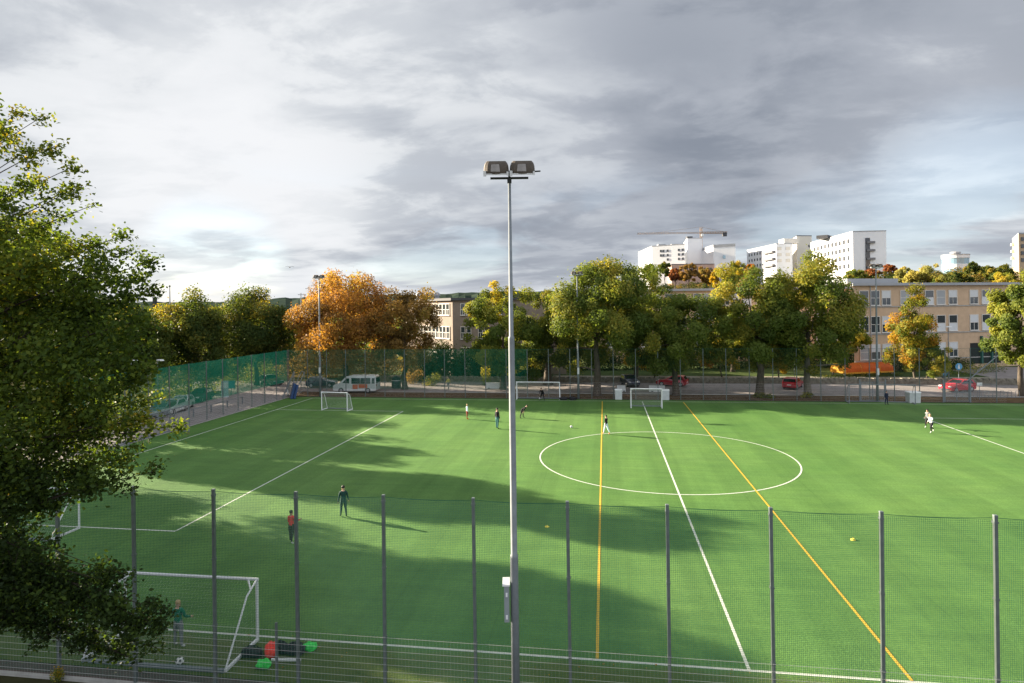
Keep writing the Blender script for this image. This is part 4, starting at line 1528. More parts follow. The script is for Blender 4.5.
# the near tree: layered sprays with a trunk just outside the picture
def near_tree():
    r = np.random.default_rng(5)
    root_p = PD(-95, 13.0)
    t = thing('near_lime_tree', 'big dark leafy tree closest to the camera, filling the left edge', 'tree', root_p)

    def at(px, py, d):
        p = PD(px, d)
        return np.array([p.x - root_p.x, p.y - root_p.y, ZD(px, py, d)])

    zt = 17.5
    tm = MB()
    tp = [(0, 0, -.2), (0, 0, 0.4), (0.1, 0.05, 4), (0.25, .1, 8), (0.35, 0.1, 11.5), (0.45, 0.1, 14.5), (0.5, 0.1, 17.0)]
    trd = [0.42, 0.33, 0.28, 0.23, 0.16, 0.09, 0.02]
    tm.tube(tp, trd, 12)
    Ps, Ss, Ts, Ds = [], [], [], []

    def spray(tip, start_z, n, spread, ct, leaf=0.094, sag=0.25, seg=0.72):
        """branch from the trunk to the tip with leaves in flattened tufts along side twigs"""
        s = np.array([np.interp(start_z, [p[2] for p in tp], [p[0] for p in tp]), 0.1, start_z])
        mid = (s + tip) / 2 + np.array([0, 0, sag + r.normal(0, .1)])
        br = np.interp(start_z, [p[2] for p in tp], trd) * (0.20 if tip[2] > 7.6 else 0.09)
        q = [s, s * .5 + mid * .5 + [0, 0, sag * .15], mid, mid * .5 + tip * .5 + [0, 0, sag * .12], tip]
        tm.tube([tuple(a) for a in q], [br, br * .75, br * .5, br * .3, 0.006], 6)
        tl_ = tip + r.normal(0, 1, (34, 3)) * np.array([.10, .10, .08])
        Ps.append(tl_)
        Ss.append(leaf * r.uniform(.6, 1.2, 34))
        Ts.append(ct + r.normal(0, .14, 34))
        Ds.append(np.tile([0, 0, 0.55], (34, 1)))
        ntw = max(5, int(n / 70))
        L_ = np.linalg.norm(tip - s)
        for k in range(ntw):
            u = 1 - seg * r.random() ** 1.25
            x = u * 4
            i = min(int(x), 3)
            b0 = q[i] + (q[i + 1] - q[i]) * (x - i)
            ax_ = (tip - s) / L_
            dv = dirs(1, r)[0]
            dv[2] *= 0.8
            dv = dv * 0.8 + ax_ * 0.75
            dv /= np.linalg.norm(dv)
            tl = spread * r.uniform(.5, 1.15) * (1.25 - 0.75 * max(0, (u - .6) / .4))
            e_ = b0 + dv * tl + np.array([0, 0, -0.10 * tl])
            tm.tube([tuple(b0), tuple((b0 + e_) / 2 + [0, 0, .03]), tuple(e_)], [0.011, 0.007, 0.003], 4, caps=False)
            m_ = int(n / ntw)
            v = r.random(m_) ** 0.7
            P = b0 + (e_ - b0) * v[:, None] * 1.05 + r.normal(0, 1, (m_, 3)) * np.array([.12, .12, .115]) * (0.6 + 0.6 * spread)
            Ps.append(P)
            Ss.append(leaf * r.uniform(.6, 1.3, m_))
            Ts.append(ct + r.normal(0, .14, m_) + r.normal(0, .06))
            Ds.append(np.tile([0, 0, 0.55], (m_, 1)))

    # outer sprays: tips read as columns and rows, each at its own depth
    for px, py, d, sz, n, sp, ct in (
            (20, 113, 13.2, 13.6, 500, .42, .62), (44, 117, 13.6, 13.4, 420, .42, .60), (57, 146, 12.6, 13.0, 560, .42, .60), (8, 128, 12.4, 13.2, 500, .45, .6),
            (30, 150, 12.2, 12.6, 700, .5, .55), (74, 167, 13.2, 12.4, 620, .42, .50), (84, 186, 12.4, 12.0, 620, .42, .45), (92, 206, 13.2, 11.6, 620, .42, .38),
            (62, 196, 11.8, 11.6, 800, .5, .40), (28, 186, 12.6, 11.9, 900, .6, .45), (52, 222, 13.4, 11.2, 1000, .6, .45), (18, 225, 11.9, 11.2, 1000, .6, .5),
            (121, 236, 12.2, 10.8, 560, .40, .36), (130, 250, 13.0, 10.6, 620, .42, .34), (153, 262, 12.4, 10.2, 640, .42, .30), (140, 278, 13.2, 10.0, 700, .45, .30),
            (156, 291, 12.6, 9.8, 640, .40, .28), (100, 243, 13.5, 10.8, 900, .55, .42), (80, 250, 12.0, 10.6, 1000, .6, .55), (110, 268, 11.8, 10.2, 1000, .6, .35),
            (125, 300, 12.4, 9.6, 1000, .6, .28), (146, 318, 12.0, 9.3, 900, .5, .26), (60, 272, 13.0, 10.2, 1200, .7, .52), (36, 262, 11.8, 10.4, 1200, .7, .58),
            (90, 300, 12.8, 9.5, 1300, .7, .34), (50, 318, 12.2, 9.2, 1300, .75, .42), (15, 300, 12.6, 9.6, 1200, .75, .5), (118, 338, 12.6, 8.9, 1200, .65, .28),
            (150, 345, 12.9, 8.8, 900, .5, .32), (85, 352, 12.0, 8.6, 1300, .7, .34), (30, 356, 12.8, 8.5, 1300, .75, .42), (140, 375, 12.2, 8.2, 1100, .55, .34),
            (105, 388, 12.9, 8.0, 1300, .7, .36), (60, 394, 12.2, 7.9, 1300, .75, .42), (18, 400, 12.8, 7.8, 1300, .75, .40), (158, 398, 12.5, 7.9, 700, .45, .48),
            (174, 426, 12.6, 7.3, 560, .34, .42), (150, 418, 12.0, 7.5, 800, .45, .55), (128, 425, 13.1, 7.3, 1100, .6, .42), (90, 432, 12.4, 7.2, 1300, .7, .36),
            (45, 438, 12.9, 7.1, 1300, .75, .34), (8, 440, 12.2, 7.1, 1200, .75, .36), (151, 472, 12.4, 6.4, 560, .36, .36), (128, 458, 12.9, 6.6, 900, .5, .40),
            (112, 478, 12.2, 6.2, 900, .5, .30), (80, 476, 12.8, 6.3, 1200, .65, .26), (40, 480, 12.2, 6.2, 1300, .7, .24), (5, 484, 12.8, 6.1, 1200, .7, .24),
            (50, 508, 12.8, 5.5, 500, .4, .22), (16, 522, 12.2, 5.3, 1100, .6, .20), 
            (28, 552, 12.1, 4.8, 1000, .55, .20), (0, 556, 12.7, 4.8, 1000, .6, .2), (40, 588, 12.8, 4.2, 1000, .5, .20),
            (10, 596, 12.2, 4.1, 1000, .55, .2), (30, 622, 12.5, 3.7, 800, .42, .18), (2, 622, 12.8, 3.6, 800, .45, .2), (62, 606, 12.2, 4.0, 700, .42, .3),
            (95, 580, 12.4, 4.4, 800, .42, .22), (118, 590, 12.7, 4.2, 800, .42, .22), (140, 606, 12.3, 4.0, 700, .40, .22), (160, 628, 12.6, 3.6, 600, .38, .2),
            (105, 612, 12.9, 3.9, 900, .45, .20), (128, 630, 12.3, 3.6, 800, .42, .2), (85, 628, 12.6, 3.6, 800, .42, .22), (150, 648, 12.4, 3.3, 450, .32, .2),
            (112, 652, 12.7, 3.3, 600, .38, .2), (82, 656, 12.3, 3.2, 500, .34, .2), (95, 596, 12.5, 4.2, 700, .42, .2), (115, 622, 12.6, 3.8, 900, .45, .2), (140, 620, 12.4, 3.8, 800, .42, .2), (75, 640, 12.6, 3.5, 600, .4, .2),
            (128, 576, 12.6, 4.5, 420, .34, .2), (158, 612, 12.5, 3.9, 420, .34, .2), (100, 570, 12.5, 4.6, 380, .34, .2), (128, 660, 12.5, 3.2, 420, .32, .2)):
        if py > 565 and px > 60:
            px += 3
        spray(at(px, py, d), sz if py < 480 else sz + 1.6 + 0.004 * px, int(n * (0.62 if py < 240 else 0.85 if py < 480 else 1.05)), sp * (0.85 if py < 240 else 1.0 if py < 480 else .95), ct + .10 if py < 470 else ct - .07)  # leaf tint raised above, lowered below, in place of sun and shade
    # the half of the crown outside the frame, and towards the camera's left
    for k in range(46):
        a = r.uniform(math.pi * .45, math.pi * 1.75)
        z = r.uniform(4.2, 16.2)
        rr = 4.6 * math.sin(math.pi * np.clip((z - 2.2) / 15.2, 0.08, 0.95)) ** 0.7 * r.uniform(.7, 1.05)
        spray(np.array([math.cos(a) * rr, math.sin(a) * rr, z]), max(2.5, z - r.uniform(.2, 1.3)), 700, .75, .35, leaf=0.11)
    # filler tufts inside the crown
    fc, fr, ft_ = [], [], []
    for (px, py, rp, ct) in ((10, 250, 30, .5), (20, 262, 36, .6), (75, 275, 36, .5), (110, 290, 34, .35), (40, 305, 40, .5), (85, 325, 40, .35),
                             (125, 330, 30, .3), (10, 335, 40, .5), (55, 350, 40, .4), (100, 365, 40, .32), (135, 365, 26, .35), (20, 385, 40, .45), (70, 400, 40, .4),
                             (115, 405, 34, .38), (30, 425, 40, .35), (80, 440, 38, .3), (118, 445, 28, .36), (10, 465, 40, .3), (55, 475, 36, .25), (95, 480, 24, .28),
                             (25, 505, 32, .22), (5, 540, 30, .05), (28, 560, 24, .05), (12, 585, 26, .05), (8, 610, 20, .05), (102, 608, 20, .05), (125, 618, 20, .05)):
        d = r.uniform(11.9, 13.3)
        fc.append(at(px, py, d))
        fr.append(rp * d / FOC)
        ft_.append(ct)  # lowest tufts tinted darkest for the shade there
    P, q_, ti, D = clump_leaves(np.array(fc), fr, 12000, 0.10, 17, flat=0.85, ctint=ft_)
    Ps.append(P)
    Ss.append(q_)
    Ts.append(ti)
    Ds.append(D * 0.6)
    tm.build('trunk', BARKN, t, smooth=True)
    P, s_, ti, D = (np.concatenate(x) for x in (Ps, Ss, Ts, Ds))
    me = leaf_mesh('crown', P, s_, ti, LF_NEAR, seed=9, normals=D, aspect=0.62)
    o = bpy.data.objects.new('crown', me)
    C.objects.link(o)
    o.parent = t


near_tree()

# trees on the hill and around the hospital: each its own crown, two or three pixels per clump
HILLT = 'trees on the hospital hill'


def hill_tree(label, px, d, pytop, halfw, mm, seed, tall=1.0, name='hill_tree', nl=2600, shape='round', group=HILLT, base=None, tint_shift=0.0):
    p = PD(px, d)
    z = float(terr(p.x, p.y))
    p.z = z - 0.2
    H = max(4.0, ZD(px, pytop, d) - z)
    Rc = halfw * d / FOC
    tree(name, label, p, H, Rc, max(0.8, H - 2.3 * Rc * tall) if base is None else base, seed, mm, leaf=max(0.42, d * 0.0022), nleaf=nl, nclump=34, trunk_r=0.3, group=group, shape=shape, tint_side=0.3, tint_shift=tint_shift)


hill_tree('grey-green tree at the foot of the white wing with square windows', 665.5, 300, 259, 8, LF_DARK, 301, nl=2600)
hill_tree('dark red tree left of the brick building front', 675.5, 290, 266.5, 7, LF_RED, 303)
hill_tree('brown-orange tree in front of the brick building, the broader one', 689, 280, 262, 10, LF_BROWN, 305)
hill_tree('ochre tree at the right end of the brick building', 707, 285, 263.5, 9, LF_BROWN, 307, tint_shift=0.2)
hill_tree('vivid yellow tree above the middle school roof', 718, 255, 266, 9, LF_YELLOW, 311)
hill_tree('tall yellow-green and orange tree below the white hall', 735, 270, 259, 15, LF_YG, 313, nl=4200, tint_shift=0.12)
hill_tree('small green tree in front of the vivid yellow one', 729, 245, 274, 8, LF_GREEN, 317)
hill_tree('orange tree at the foot of the lower hospital wing', 751, 285, 262, 8, LF_MIX, 319, tint_shift=0.2)
hill_tree('reddish tree peeping above the green pair under the hospital wing', 745, 240, 276, 9, LF_RED, 321)
hill_tree('green bushy tree at the foot of the tall hospital block', 855, 270, 268, 11, LF_GREEN, 323)
hill_tree('rusty tree at the right foot of the tall hospital block', 872, 290, 268, 9, LF_RED, 325)
hill_tree('taller red-brown tree just right of the tall hospital block', 890, 300, 262, 8, LF_RED, 327)
hill_tree('light drooping willow-like tree above the school roof, broad and pale', 926, 200, 257.5, 21, LF_WILLOW, 329, nl=6500)
hill_tree('smaller pale willow-like tree on the left flank of the broad one', 906, 205, 264, 12, LF_WILLOW, 331, nl=3200)
hill_tree('dark pine-green tree right in front of the round white building', 972, 250, 259.5, 7.5, LF_DARK, 333, nl=3000)
hill_tree('low dark tree under the round white building', 955, 240, 271, 13, LF_DARK, 335, nl=3200)
hill_tree('dark tree between the round building and the yellow tree', 985, 255, 266, 10, LF_DARK, 337, nl=3000)
hill_tree('dark green rounded tree left of the beige apartment tower', 1000, 235, 261.5, 13, LF_DARK, 339, nl=3600)
hill_tree('bright yellow-green tree below the beige apartment tower', 1003, 190, 268, 19, LF_YG, 341, nl=4500, tint_shift=0.1)
hill_tree('yellow-green small tree by the school roof, left of the dark low one', 940, 195, 273, 12, LF_GREEN, 343)
hill_tree('olive tree on the slope left of the grey-green one', 650, 290, 262, 9, LF_GREEN, 345)

# the wood that covers the rest of the slope
r = np.random.default_rng(77)
cs, rs_ = [], []
while len(cs) < 1000:
    px, d = r.uniform(560, 1120), 175 + 235 * r.random() ** 1.3
    p = PD(px, d)
    z = float(terr(p.x, p.y))
    if z < 2:
        continue
    hh = r.uniform(1.5, 4.0) if d > 300 else r.uniform(2.0, 4.6)
    cs.append((p.x, p.y, z + hh * 0.55))
    rs_.append(hh * 0.62)
P, size, tint, D = clump_leaves(np.array(cs), rs_, 95000, 0.75, 78, flat=0.9, tint_sd=.2)
me = leaf_mesh('hillside_wood', P, size, tint - 0.05, LF_SLOPE, seed=79, normals=D)
o = bpy.data.objects.new('hillside_wood', me)
C.objects.link(o)
tag(o, 'mixed autumn undergrowth covering the slope below the hospital', 'wood', kind='stuff')
cs, rs_ = [], []
while len(cs) < 700:
    px, d = r.uniform(-300, 640), 130 + 800 * r.random() ** 1.6
    p = PD(px, d)
    hh = r.uniform(4, 8)
    cs.append((p.x, p.y, hh * 0.5))
    rs_.append(hh * 0.7)
P, size, tint, D = clump_leaves(np.array(cs), rs_, 50000, 1.2, 81, flat=0.8, tint_sd=.2)
me = leaf_mesh('distant_wood', P, size, tint, LF_DARK, seed=82, normals=D)
o = bpy.data.objects.new('distant_wood', me)
C.objects.link(o)
tag(o, 'distant dark treetops spreading to the hills on the left', 'wood', kind='stuff')


# hedges and bushes
def hedge(name, label, pts, h, w, mm, seed, leaf=0.16, dens=260, cat='hedge', z=0.0, group=None, lumpy=0.2):
    r = np.random.default_rng(seed)
    p0 = Vector((pts[0].x, pts[0].y, z))
    t = thing(name, label, cat, p0, 0, group)
    cs, rs_ = [], []
    for a, b in zip(pts[:-1], pts[1:]):
        L_ = (b - a).length
        n = max(2, int(L_ / (w * 0.55)))
        for i in range(n):
            q = a.lerp(b, (i + .5) / n)
            hh = h * (1 + r.normal(0, lumpy))
            for k in (0.28, 0.62):
                cs.append((q.x - p0.x + r.normal(0, w * .12), q.y - p0.y + r.normal(0, w * .12), hh * k))
                rs_.append(w * 0.55 * (1 + r.normal(0, .15)))
    n = int(dens * sum((b - a).length for a, b in zip(pts[:-1], pts[1:])) * h)
    P, size, tint, D = clump_leaves(np.array(cs), np.abs(rs_), n, leaf, seed + 1, flat=h / w * .75)
    P[:, 2] = np.maximum(P[:, 2], 0.03)
    me = leaf_mesh('foliage', P, size, tint, mm, seed=seed, normals=D)
    o = bpy.data.objects.new('foliage', me)
    C.objects.link(o)
    o.parent = t
    st = MB()
    for c in cs[::2]:
        st.tube([(c[0], c[1], 0), (c[0] + .05, c[1], c[2])], [0.03, 0.012], 5)
    st.build('stems', BARK, t)
    return t


hedge('hedge', 'long dark green clipped hedge along the foot of the school right of the orange tent', [PD(888, 97), PD(972, 99.5)], 2.0, 1.6, LF_DEEP, 401, z=TZ)
hedge('hedge', 'dark hedge behind the pale path, left of the orange tent', [PD(562, 106), PD(700, 105), PD(852, 105)], 4.6, 3.4, LF_DEEP, 403, z=TZ, leaf=0.26, dens=130)
hedge('ivy_bank', 'dark ivy covered bank under the yellow-green tree beside the buff school block', [PD(412, 95.0), PD(470, 96), PD(540, 97.2)], 5.2, 2.6, LF_DEEP, 405, leaf=0.28, dens=300, cat='bush')
hedge('hedge', 'low weedy hedge in front of the stone wall by the orange tent', [PD(812, 88.6), PD(900, 91.0)], 0.55, 0.6, LF_DARK, 407, leaf=0.14, dens=200, z=TZ)
hedge('hedge', 'sunlit grassy hedge hump right of the blue play figures', [PD(955, 92.5), PD(1000, 95)], 1.4, 2.4, LF_GREEN, 409, leaf=0.16, dens=120, z=TZ)
hedge('bush_row', 'brown and dark bushes behind the minibus, under the orange chestnut', [PD(278, 103), PD(340, 101), PD(412, 101)], 5.0, 3.2, LF_BROWN, 406, leaf=0.26, dens=110, cat='bush')
for lab, px, Y_, w, h, mm, sd in (
        ('grass tuft bush at the foot of the left of the pair of green trees', 764, 77.4, 2.3, 0.75, LF_GREEN, 411),
        ('small grass tuft at the foot of the bare pale trunk', 807, 77.8, 1.6, 0.55, LF_GREEN, 413),
        ('small bright green bush between the near mast and the dark ivy bank', 486, 88.0, 1.6, 3.0, LF_YG, 415),
        ('dark bush at the foot of the dark stout tree behind the far goal', 545, 92.4, 3.0, 1.2, LF_DARK, 417),
        ('low olive bush behind the white minibus', 432, 86.5, 2.6, 1.8, LF_DARK, 419),
        ('brown leafy bush right of the recycling bin', 412, 88.5, 3.0, 2.4, LF_BROWN, 421)):
    p, d = base_at(px, Y_)
    hedge('bush', lab, [p - Vector((w * .4, 0, 0)), p + Vector((w * .4, 0, 0))], h, w * .6, mm, sd, cat='bush', dens=500 if h < 1.3 else 220)
for i, (y, h, mm, lab) in enumerate(((84, 3.6, LF_DARK, 'dark bush under the round tree at the end of the left street'), (77, 3.8, LF_GREEN, 'green bush behind the solid green netting on the left'),
                                     (70, 3.4, LF_DARK, 'dark bush behind the parked cars on the left street'), (63, 3.4, LF_GREEN, 'lighter green bush beyond the white parked car'),
                                     (55, 3.6, LF_DARK, 'bush on the left street hidden by the near tree'), (91, 3.6, LF_GREEN, 'bush in the corner behind the leaning goals'))):
    hedge('bush', lab, [Vector((-54.5, y - 3, 0)), Vector((-54.0, y + 3.2, 0))], h, 2.6, mm, 431 + i, leaf=0.22, dens=110, cat='bush', group='bushes along the left street')


# ---------------------------------------------------------------- people
SKIN = mat('skin', (0.48, 0.30, 0.21), 0.6, var=0.05)
SKIND = mat('tanned skin', (0.30, 0.17, 0.11), 0.6, var=0.05)


def cloth(name, col):
    return mat(name, col, 0.85, var=0.10, scale=18)


def rotv(v, ax_, a):
    return Matrix.Rotation(a, 3, ax_) @ Vector(v)


def person(label, loc, rz, h, pose, top, legs, shoes, hair, skin=SKIN, sleeves=True, shorts=False, group='players on the pitch', hairlen=0.0, sock=None):
    """body faces local +Y; pose gives joint angles in degrees"""
    r = thing('person', label, 'person', loc, rz, group)
    k = h / 1.76
    P = dict(bend=0, turn=0, lean=0, ua=(8, 8), uf=(0, 0), el=(12, 12), th=(0, 0), ab=(4, 4), kn=(4, 4), head=0, drop=None)
    P.update(pose)
    X, Y_, Z = Vector((1, 0, 0)), Vector((0, 1, 0)), Vector((0, 0, 1))
    V, E_, Rr, Seg = [], [], [], []

    def v(p, rad, par=None, seg=0):
        V.append(Vector(p))
        Rr.append(rad if isinstance(rad, tuple) else (rad, rad))
        if par is not None:
            E_.append((par, len(V) - 1))
            Seg.append(seg)
        return len(V) - 1

    pelvis = Vector((0, 0, 0.94))
    b = R(-P['bend'])
    up = rotv(Z, 'X', b)
    up = rotv(up, 'Y', R(P['lean']))
    fw = rotv(Y_, 'X', b)
    side = X
    i_p = v(pelvis, (0.135, 0.105), None)
    i_w = v(pelvis + up * 0.17, (0.125, 0.095), i_p, 1)
    i_c = v(pelvis + up * 0.36, (0.150, 0.110), i_w, 1)
    i_n0 = v(pelvis + up * 0.50, (0.10, 0.085), i_c, 1)
    hd = rotv(up, 'X', R(-P['head']))
    hf = rotv(fw, 'X', R(-P['head']))
    nb = V[i_n0]
    i_n = v(nb + hd * 0.065, 0.052, i_n0, 3)
    i_h1 = v(nb + hd * 0.145 + hf * 0.018, (0.072, 0.082), i_n, 3)
    i_h2 = v(nb + hd * 0.225 + hf * 0.012, (0.082, 0.094), i_h1, 3)
    i_h3 = v(nb + hd * 0.290 + hf * 0.004, (0.060, 0.070), i_h2, 3)
    hands = []
    for s, j in ((-1, 0), (1, 1)):
        sh = pelvis + up * 0.455 + side * s * 0.185
        i_s = v(sh, 0.062, i_n0, 1)
        dn = -up
        a = rotv(dn, 'X', R(P['uf'][j]))
        a = rotv(a, 'Y', -s * R(P['ua'][j]))
        el = sh + a * 0.29
        i_e = v(el, 0.044, i_s, 1)
        V_mid = v((sh + el) / 2, 0.052, None)
        # keep chain simple: shoulder-elbow-wrist
        V.pop(); Rr.pop()
        fa = rotv(a, 'X', R(P['el'][j]))
        wr = el + fa * 0.25
        i_wr = v(wr, 0.029, i_e, 2 if not sleeves else 1)
        ha = v(wr + fa * 0.085, (0.034, 0.020), i_wr, 3)
        hands.append((wr + fa * 0.10, fa, s))
    for s, j in ((-1, 0), (1, 1)):
        hp = pelvis + side * s * 0.095 + Vector((0, 0, -0.05))
        i_hp = v(hp, 0.098, i_p, 4)
        dn = rotv(-Z, 'X', R(P['th'][j]))
        dn = rotv(dn, 'Y', -s * R(P['ab'][j]))
        kn = hp + dn * 0.42
        i_md = v(hp + dn * 0.21, 0.082, i_hp, 4)
        i_k = v(kn, 0.058, i_md, 4)
        sh_ = rotv(dn, 'X', -R(P['kn'][j]))
        cal = kn + sh_ * 0.14
        i_cl = v(cal, 0.056, i_k, 5)
        an_ = kn + sh_ * 0.41
        i_a = v(an_, 0.038, i_cl, 5)
        ff = rotv(sh_, 'X', R(78))
        i_f = v(an_ + ff * 0.10 + sh_ * 0.035, (0.038, 0.030), i_a, 6)
        v(an_ + ff * 0.19 + sh_ * 0.05, (0.034, 0.020), i_f, 6)
    # put the lowest foot on the ground
    zmin = min(p.z - q[1] * 0.6 for p, q in zip(V, Rr))
    for p in V:
        p.z -= zmin
        p *= k
    me = bpy.data.meshes.new('body')
    me.from_pydata([tuple(p) for p in V], E_, [])
    o = bpy.data.objects.new('body', me)
    C.objects.link(o)
    md = o.modifiers.new('skin', 'SKIN')
    md.use_smooth_shade = True
    for i, sv in enumerate(me.skin_vertices[0].data):
        sv.radius = (Rr[i][0] * k * 1.2, Rr[i][1] * k * 1.2)
        sv.use_root = i == 0
    sb = o.modifiers.new('sub', 'SUBSURF')
    sb.levels = 1
    sb.render_levels = 1
    dg = bpy.context.evaluated_depsgraph_get()
    dg.update()
    m2 = bpy.data.meshes.new_from_object(o.evaluated_get(dg))
    o.modifiers.clear()
    bm = bmesh.new()
    bm.from_mesh(m2)
    # face: nose and ears, then fingers
    hc = V[i_h2] * 0.6 + V[i_h1] * 0.4

    def cone(c, d, rad, ln, n=5):
        d = d.normalized()
        ref = Z if abs(d.z) < .9 else X
        x = d.cross(ref).normalized()
        y = x.cross(d)
        ring_ = [bm.verts.new(c + (x * math.cos(2 * math.pi * q / n) + y * math.sin(2 * math.pi * q / n)) * rad) for q in range(n)]
        tp = [bm.verts.new(c + d * ln + (x * math.cos(2 * math.pi * q / n) + y * math.sin(2 * math.pi * q / n)) * rad * .6) for q in range(n)]
        fs = [bm.faces.new((ring_[q], ring_[(q + 1) % n], tp[(q + 1) % n], tp[q])) for q in range(n)]
        fs.append(bm.faces.new(tp))
        return fs
    extra = []
    extra += cone(hc + hf * 0.080 * k, hf - hd * .25, 0.016 * k, 0.030 * k)
    for s in (-1, 1):
        extra += cone(hc + side * s * 0.068 * k, side * s, 0.022 * k, 0.016 * k)
    for (hp, fa, s) in hands:
        hp = V[i_p] * 0 + (hp - Vector((0, 0, zmin))) * k
        fa = fa.normalized()
        across = fa.cross(side).normalized() if abs(fa.dot(side)) < .9 else Y_
        for q, ln in enumerate((0.062, 0.072, 0.068, 0.052)):
            extra += cone(hp + across * (q - 1.5) * 0.017 * k, fa + across * (q - 1.5) * .05, 0.0095 * k, ln * k)
        extra += cone(hp - fa * 0.045 * k - across * 0.030 * k, fa * .8 - across * .7, 0.010 * k, 0.05 * k)
    mats_ = [top, skin, legs, shoes, sock or legs]
    segs = [(V[a], V[b], s) for (a, b), s in zip(E_, Seg)]
    ex = set(extra)
    for f in bm.faces:
        if f in ex:
            f.material_index = 1
            continue
        c = f.calc_center_median()
        best, bs = 1e9, 0
        for a, bb, s in segs:
            d = bb - a
            t = max(0, min(1, (c - a).dot(d) / max(d.dot(d), 1e-9)))
            q = (c - (a + d * t)).length
            if q < best:
                best, bs = q, s
        if bs == 4 and shorts is False:
            mi = 2
        elif bs == 5:
            mi = 1 if shorts else 2
            if sock and shorts:
                mi = 4
        else:
            mi = {0: 0, 1: 0, 2: 1, 3: 1, 4: 2, 6: 3}[bs]
        f.material_index = mi
        f.smooth = True
    m2.materials.clear()
    for mm in mats_:
        m2.materials.append(mm)
    bm.to_mesh(m2)
    bm.free()
    o.data = m2
    o.parent = r
    # hair cap
    hb = MB()
    prof = [(0.090, -0.02), (0.099, 0.02), (0.094, 0.06), (0.070, 0.098), (0.03, 0.118), (0.004, 0.122)]
    hb.lathe([(a * k, z * k) for a, z in prof], 12)
    if hairlen:
        hb.tube([(0, -0.07 * k, 0.03 * k), (0, -0.10 * k, -0.06 * k), (0, -0.09 * k, -0.06 * k - hairlen * k)], [0.05 * k, 0.045 * k, 0.02 * k], 8)
    ho = hb.build('hair', hair, r, smooth=True)
    q = hd.to_track_quat('Z', 'Y')
    ho.rotation_euler = (R(-(P['bend'] + P['head'])) + R(8), R(P['lean']), 0)
    ho.location = V[i_h2] - hf * 0.010 * k + hd * 0.012 * k
    return r


HAIRD = mat('dark hair', (0.018, 0.014, 0.012), 0.6)
HAIRB = mat('brown hair', (0.085, 0.048, 0.025), 0.6)
HAIRL = mat('blond hair', (0.42, 0.30, 0.15), 0.6)
NAVY = cloth('navy cloth', (0.015, 0.022, 0.045))
DGREEN = cloth('dark green cloth', (0.010, 0.045, 0.040))
GREEN = cloth('green jacket cloth', (0.012, 0.15, 0.085))
GREY = cloth('grey cloth', (0.17, 0.18, 0.19))
REDC = cloth('red shirt cloth', (0.50, 0.025, 0.03))
BLKC = cloth('black cloth', (0.012, 0.012, 0.014))
WHTC = cloth('white cloth', (0.70, 0.71, 0.72))
LBLUE = cloth('pale blue cloth', (0.50, 0.62, 0.68))
RUST = cloth('red brown cloth', (0.22, 0.035, 0.025))
TEAL = cloth('teal cloth', (0.03, 0.12, 0.12))
YELC = cloth('yellow cloth', (0.45, 0.38, 0.10))
ORNC = cloth('orange cloth', (0.65, 0.15, 0.03))
SHOEW = mat('white shoes', (0.6, 0.6, 0.6), 0.7)
SHOEB = mat('black shoes', (0.02, 0.02, 0.02), 0.6)
SHOEO = mat('orange shoes', (0.6, 0.16, 0.03), 0.6)


def face_to(dx, dy):
    """rotation so that local +Y looks along camera right*dx + depth*dy"""
    v = cR0 * dx + cF * dy
    return math.atan2(v.y, v.x) - math.pi / 2


walk = dict(th=(16, -14), kn=(6, 14), uf=(-16, 18), el=(14, 18), ua=(9, 9))
run = dict(th=(42, -22), kn=(50, 34), uf=(-38, 36), el=(70, 75), bend=14, ua=(12, 12))
person('person in dark green jacket and trousers, standing alone in the nearest lit patch', G(343.5, 517), face_to(-.3, 1), 1.62,
       dict(th=(5, -3), ua=(12, 12), el=(10, 14), uf=(-6, 4)), DGREEN, DGREEN, SHOEB, HAIRD)
person('person in a red shirt and black trousers with dark curly hair', G(291.5, 543), face_to(.4, 1), 1.50,
       dict(th=(6, -8), kn=(2, 10), ua=(10, 10), uf=(10, 25), el=(40, 70)), REDC, BLKC, SHOEW, HAIRD, skin=SKIND)
person('person in a green jacket and grey shorts, standing inside the near goal with back turned', G(178.5, 647), face_to(0.1, 1), 1.50,
       dict(th=(4, -3), ua=(14, 14), uf=(18, 14), el=(55, 50), ab=(6, 6)), GREEN, GREY, SHOEW, HAIRL, shorts=True, sock=GREY)
person('person in a pale blue top and red-brown trousers, leftmost of the far players', G(467.2, 419.2), face_to(.8, .3), 1.46,
       dict(ua=(8, 8), th=(4, -4)), LBLUE, RUST, SHOEO, HAIRL)
person('person in a black jacket and teal trousers, just left of the near mast', G(497.3, 428.8), face_to(.6, .6), 1.84,
       dict(ua=(9, 9), th=(5, -5)), BLKC, TEAL, SHOEB, HAIRD)
person('person in black bending down on the lit turf, right of the near mast', G(522, 418.2), face_to(1, -.2), 1.55,
       dict(bend=62, th=(14, -10), kn=(12, 8), uf=(30, 24), el=(20, 26), head=-25), BLKC, BLKC, SHOEB, HAIRD)
person('person in a black jacket and white trousers walking at the centre circle', G(606.3, 434.2), face_to(-.6, .6), 1.60,
       dict(walk), BLKC, LBLUE, SHOEO, HAIRD)
person('keeper in black stooping with legs apart inside the far white goal', Vector((G(543.5, 399).x, 73.6, 0)), face_to(-.5, -1), 1.65,
       dict(bend=40, ab=(17, 17), th=(18, 2), kn=(14, 8), uf=(25, 20), ua=(16, 16), head=-22), BLKC, BLKC, SHOEB, HAIRD)
person('person in a dark navy tracksuit standing by the wide grey goal frame', G(886.5, 404.6), face_to(.2, -1), 1.45,
       dict(ua=(10, 10), th=(3, -3)), NAVY, NAVY, SHOEB, HAIRD)
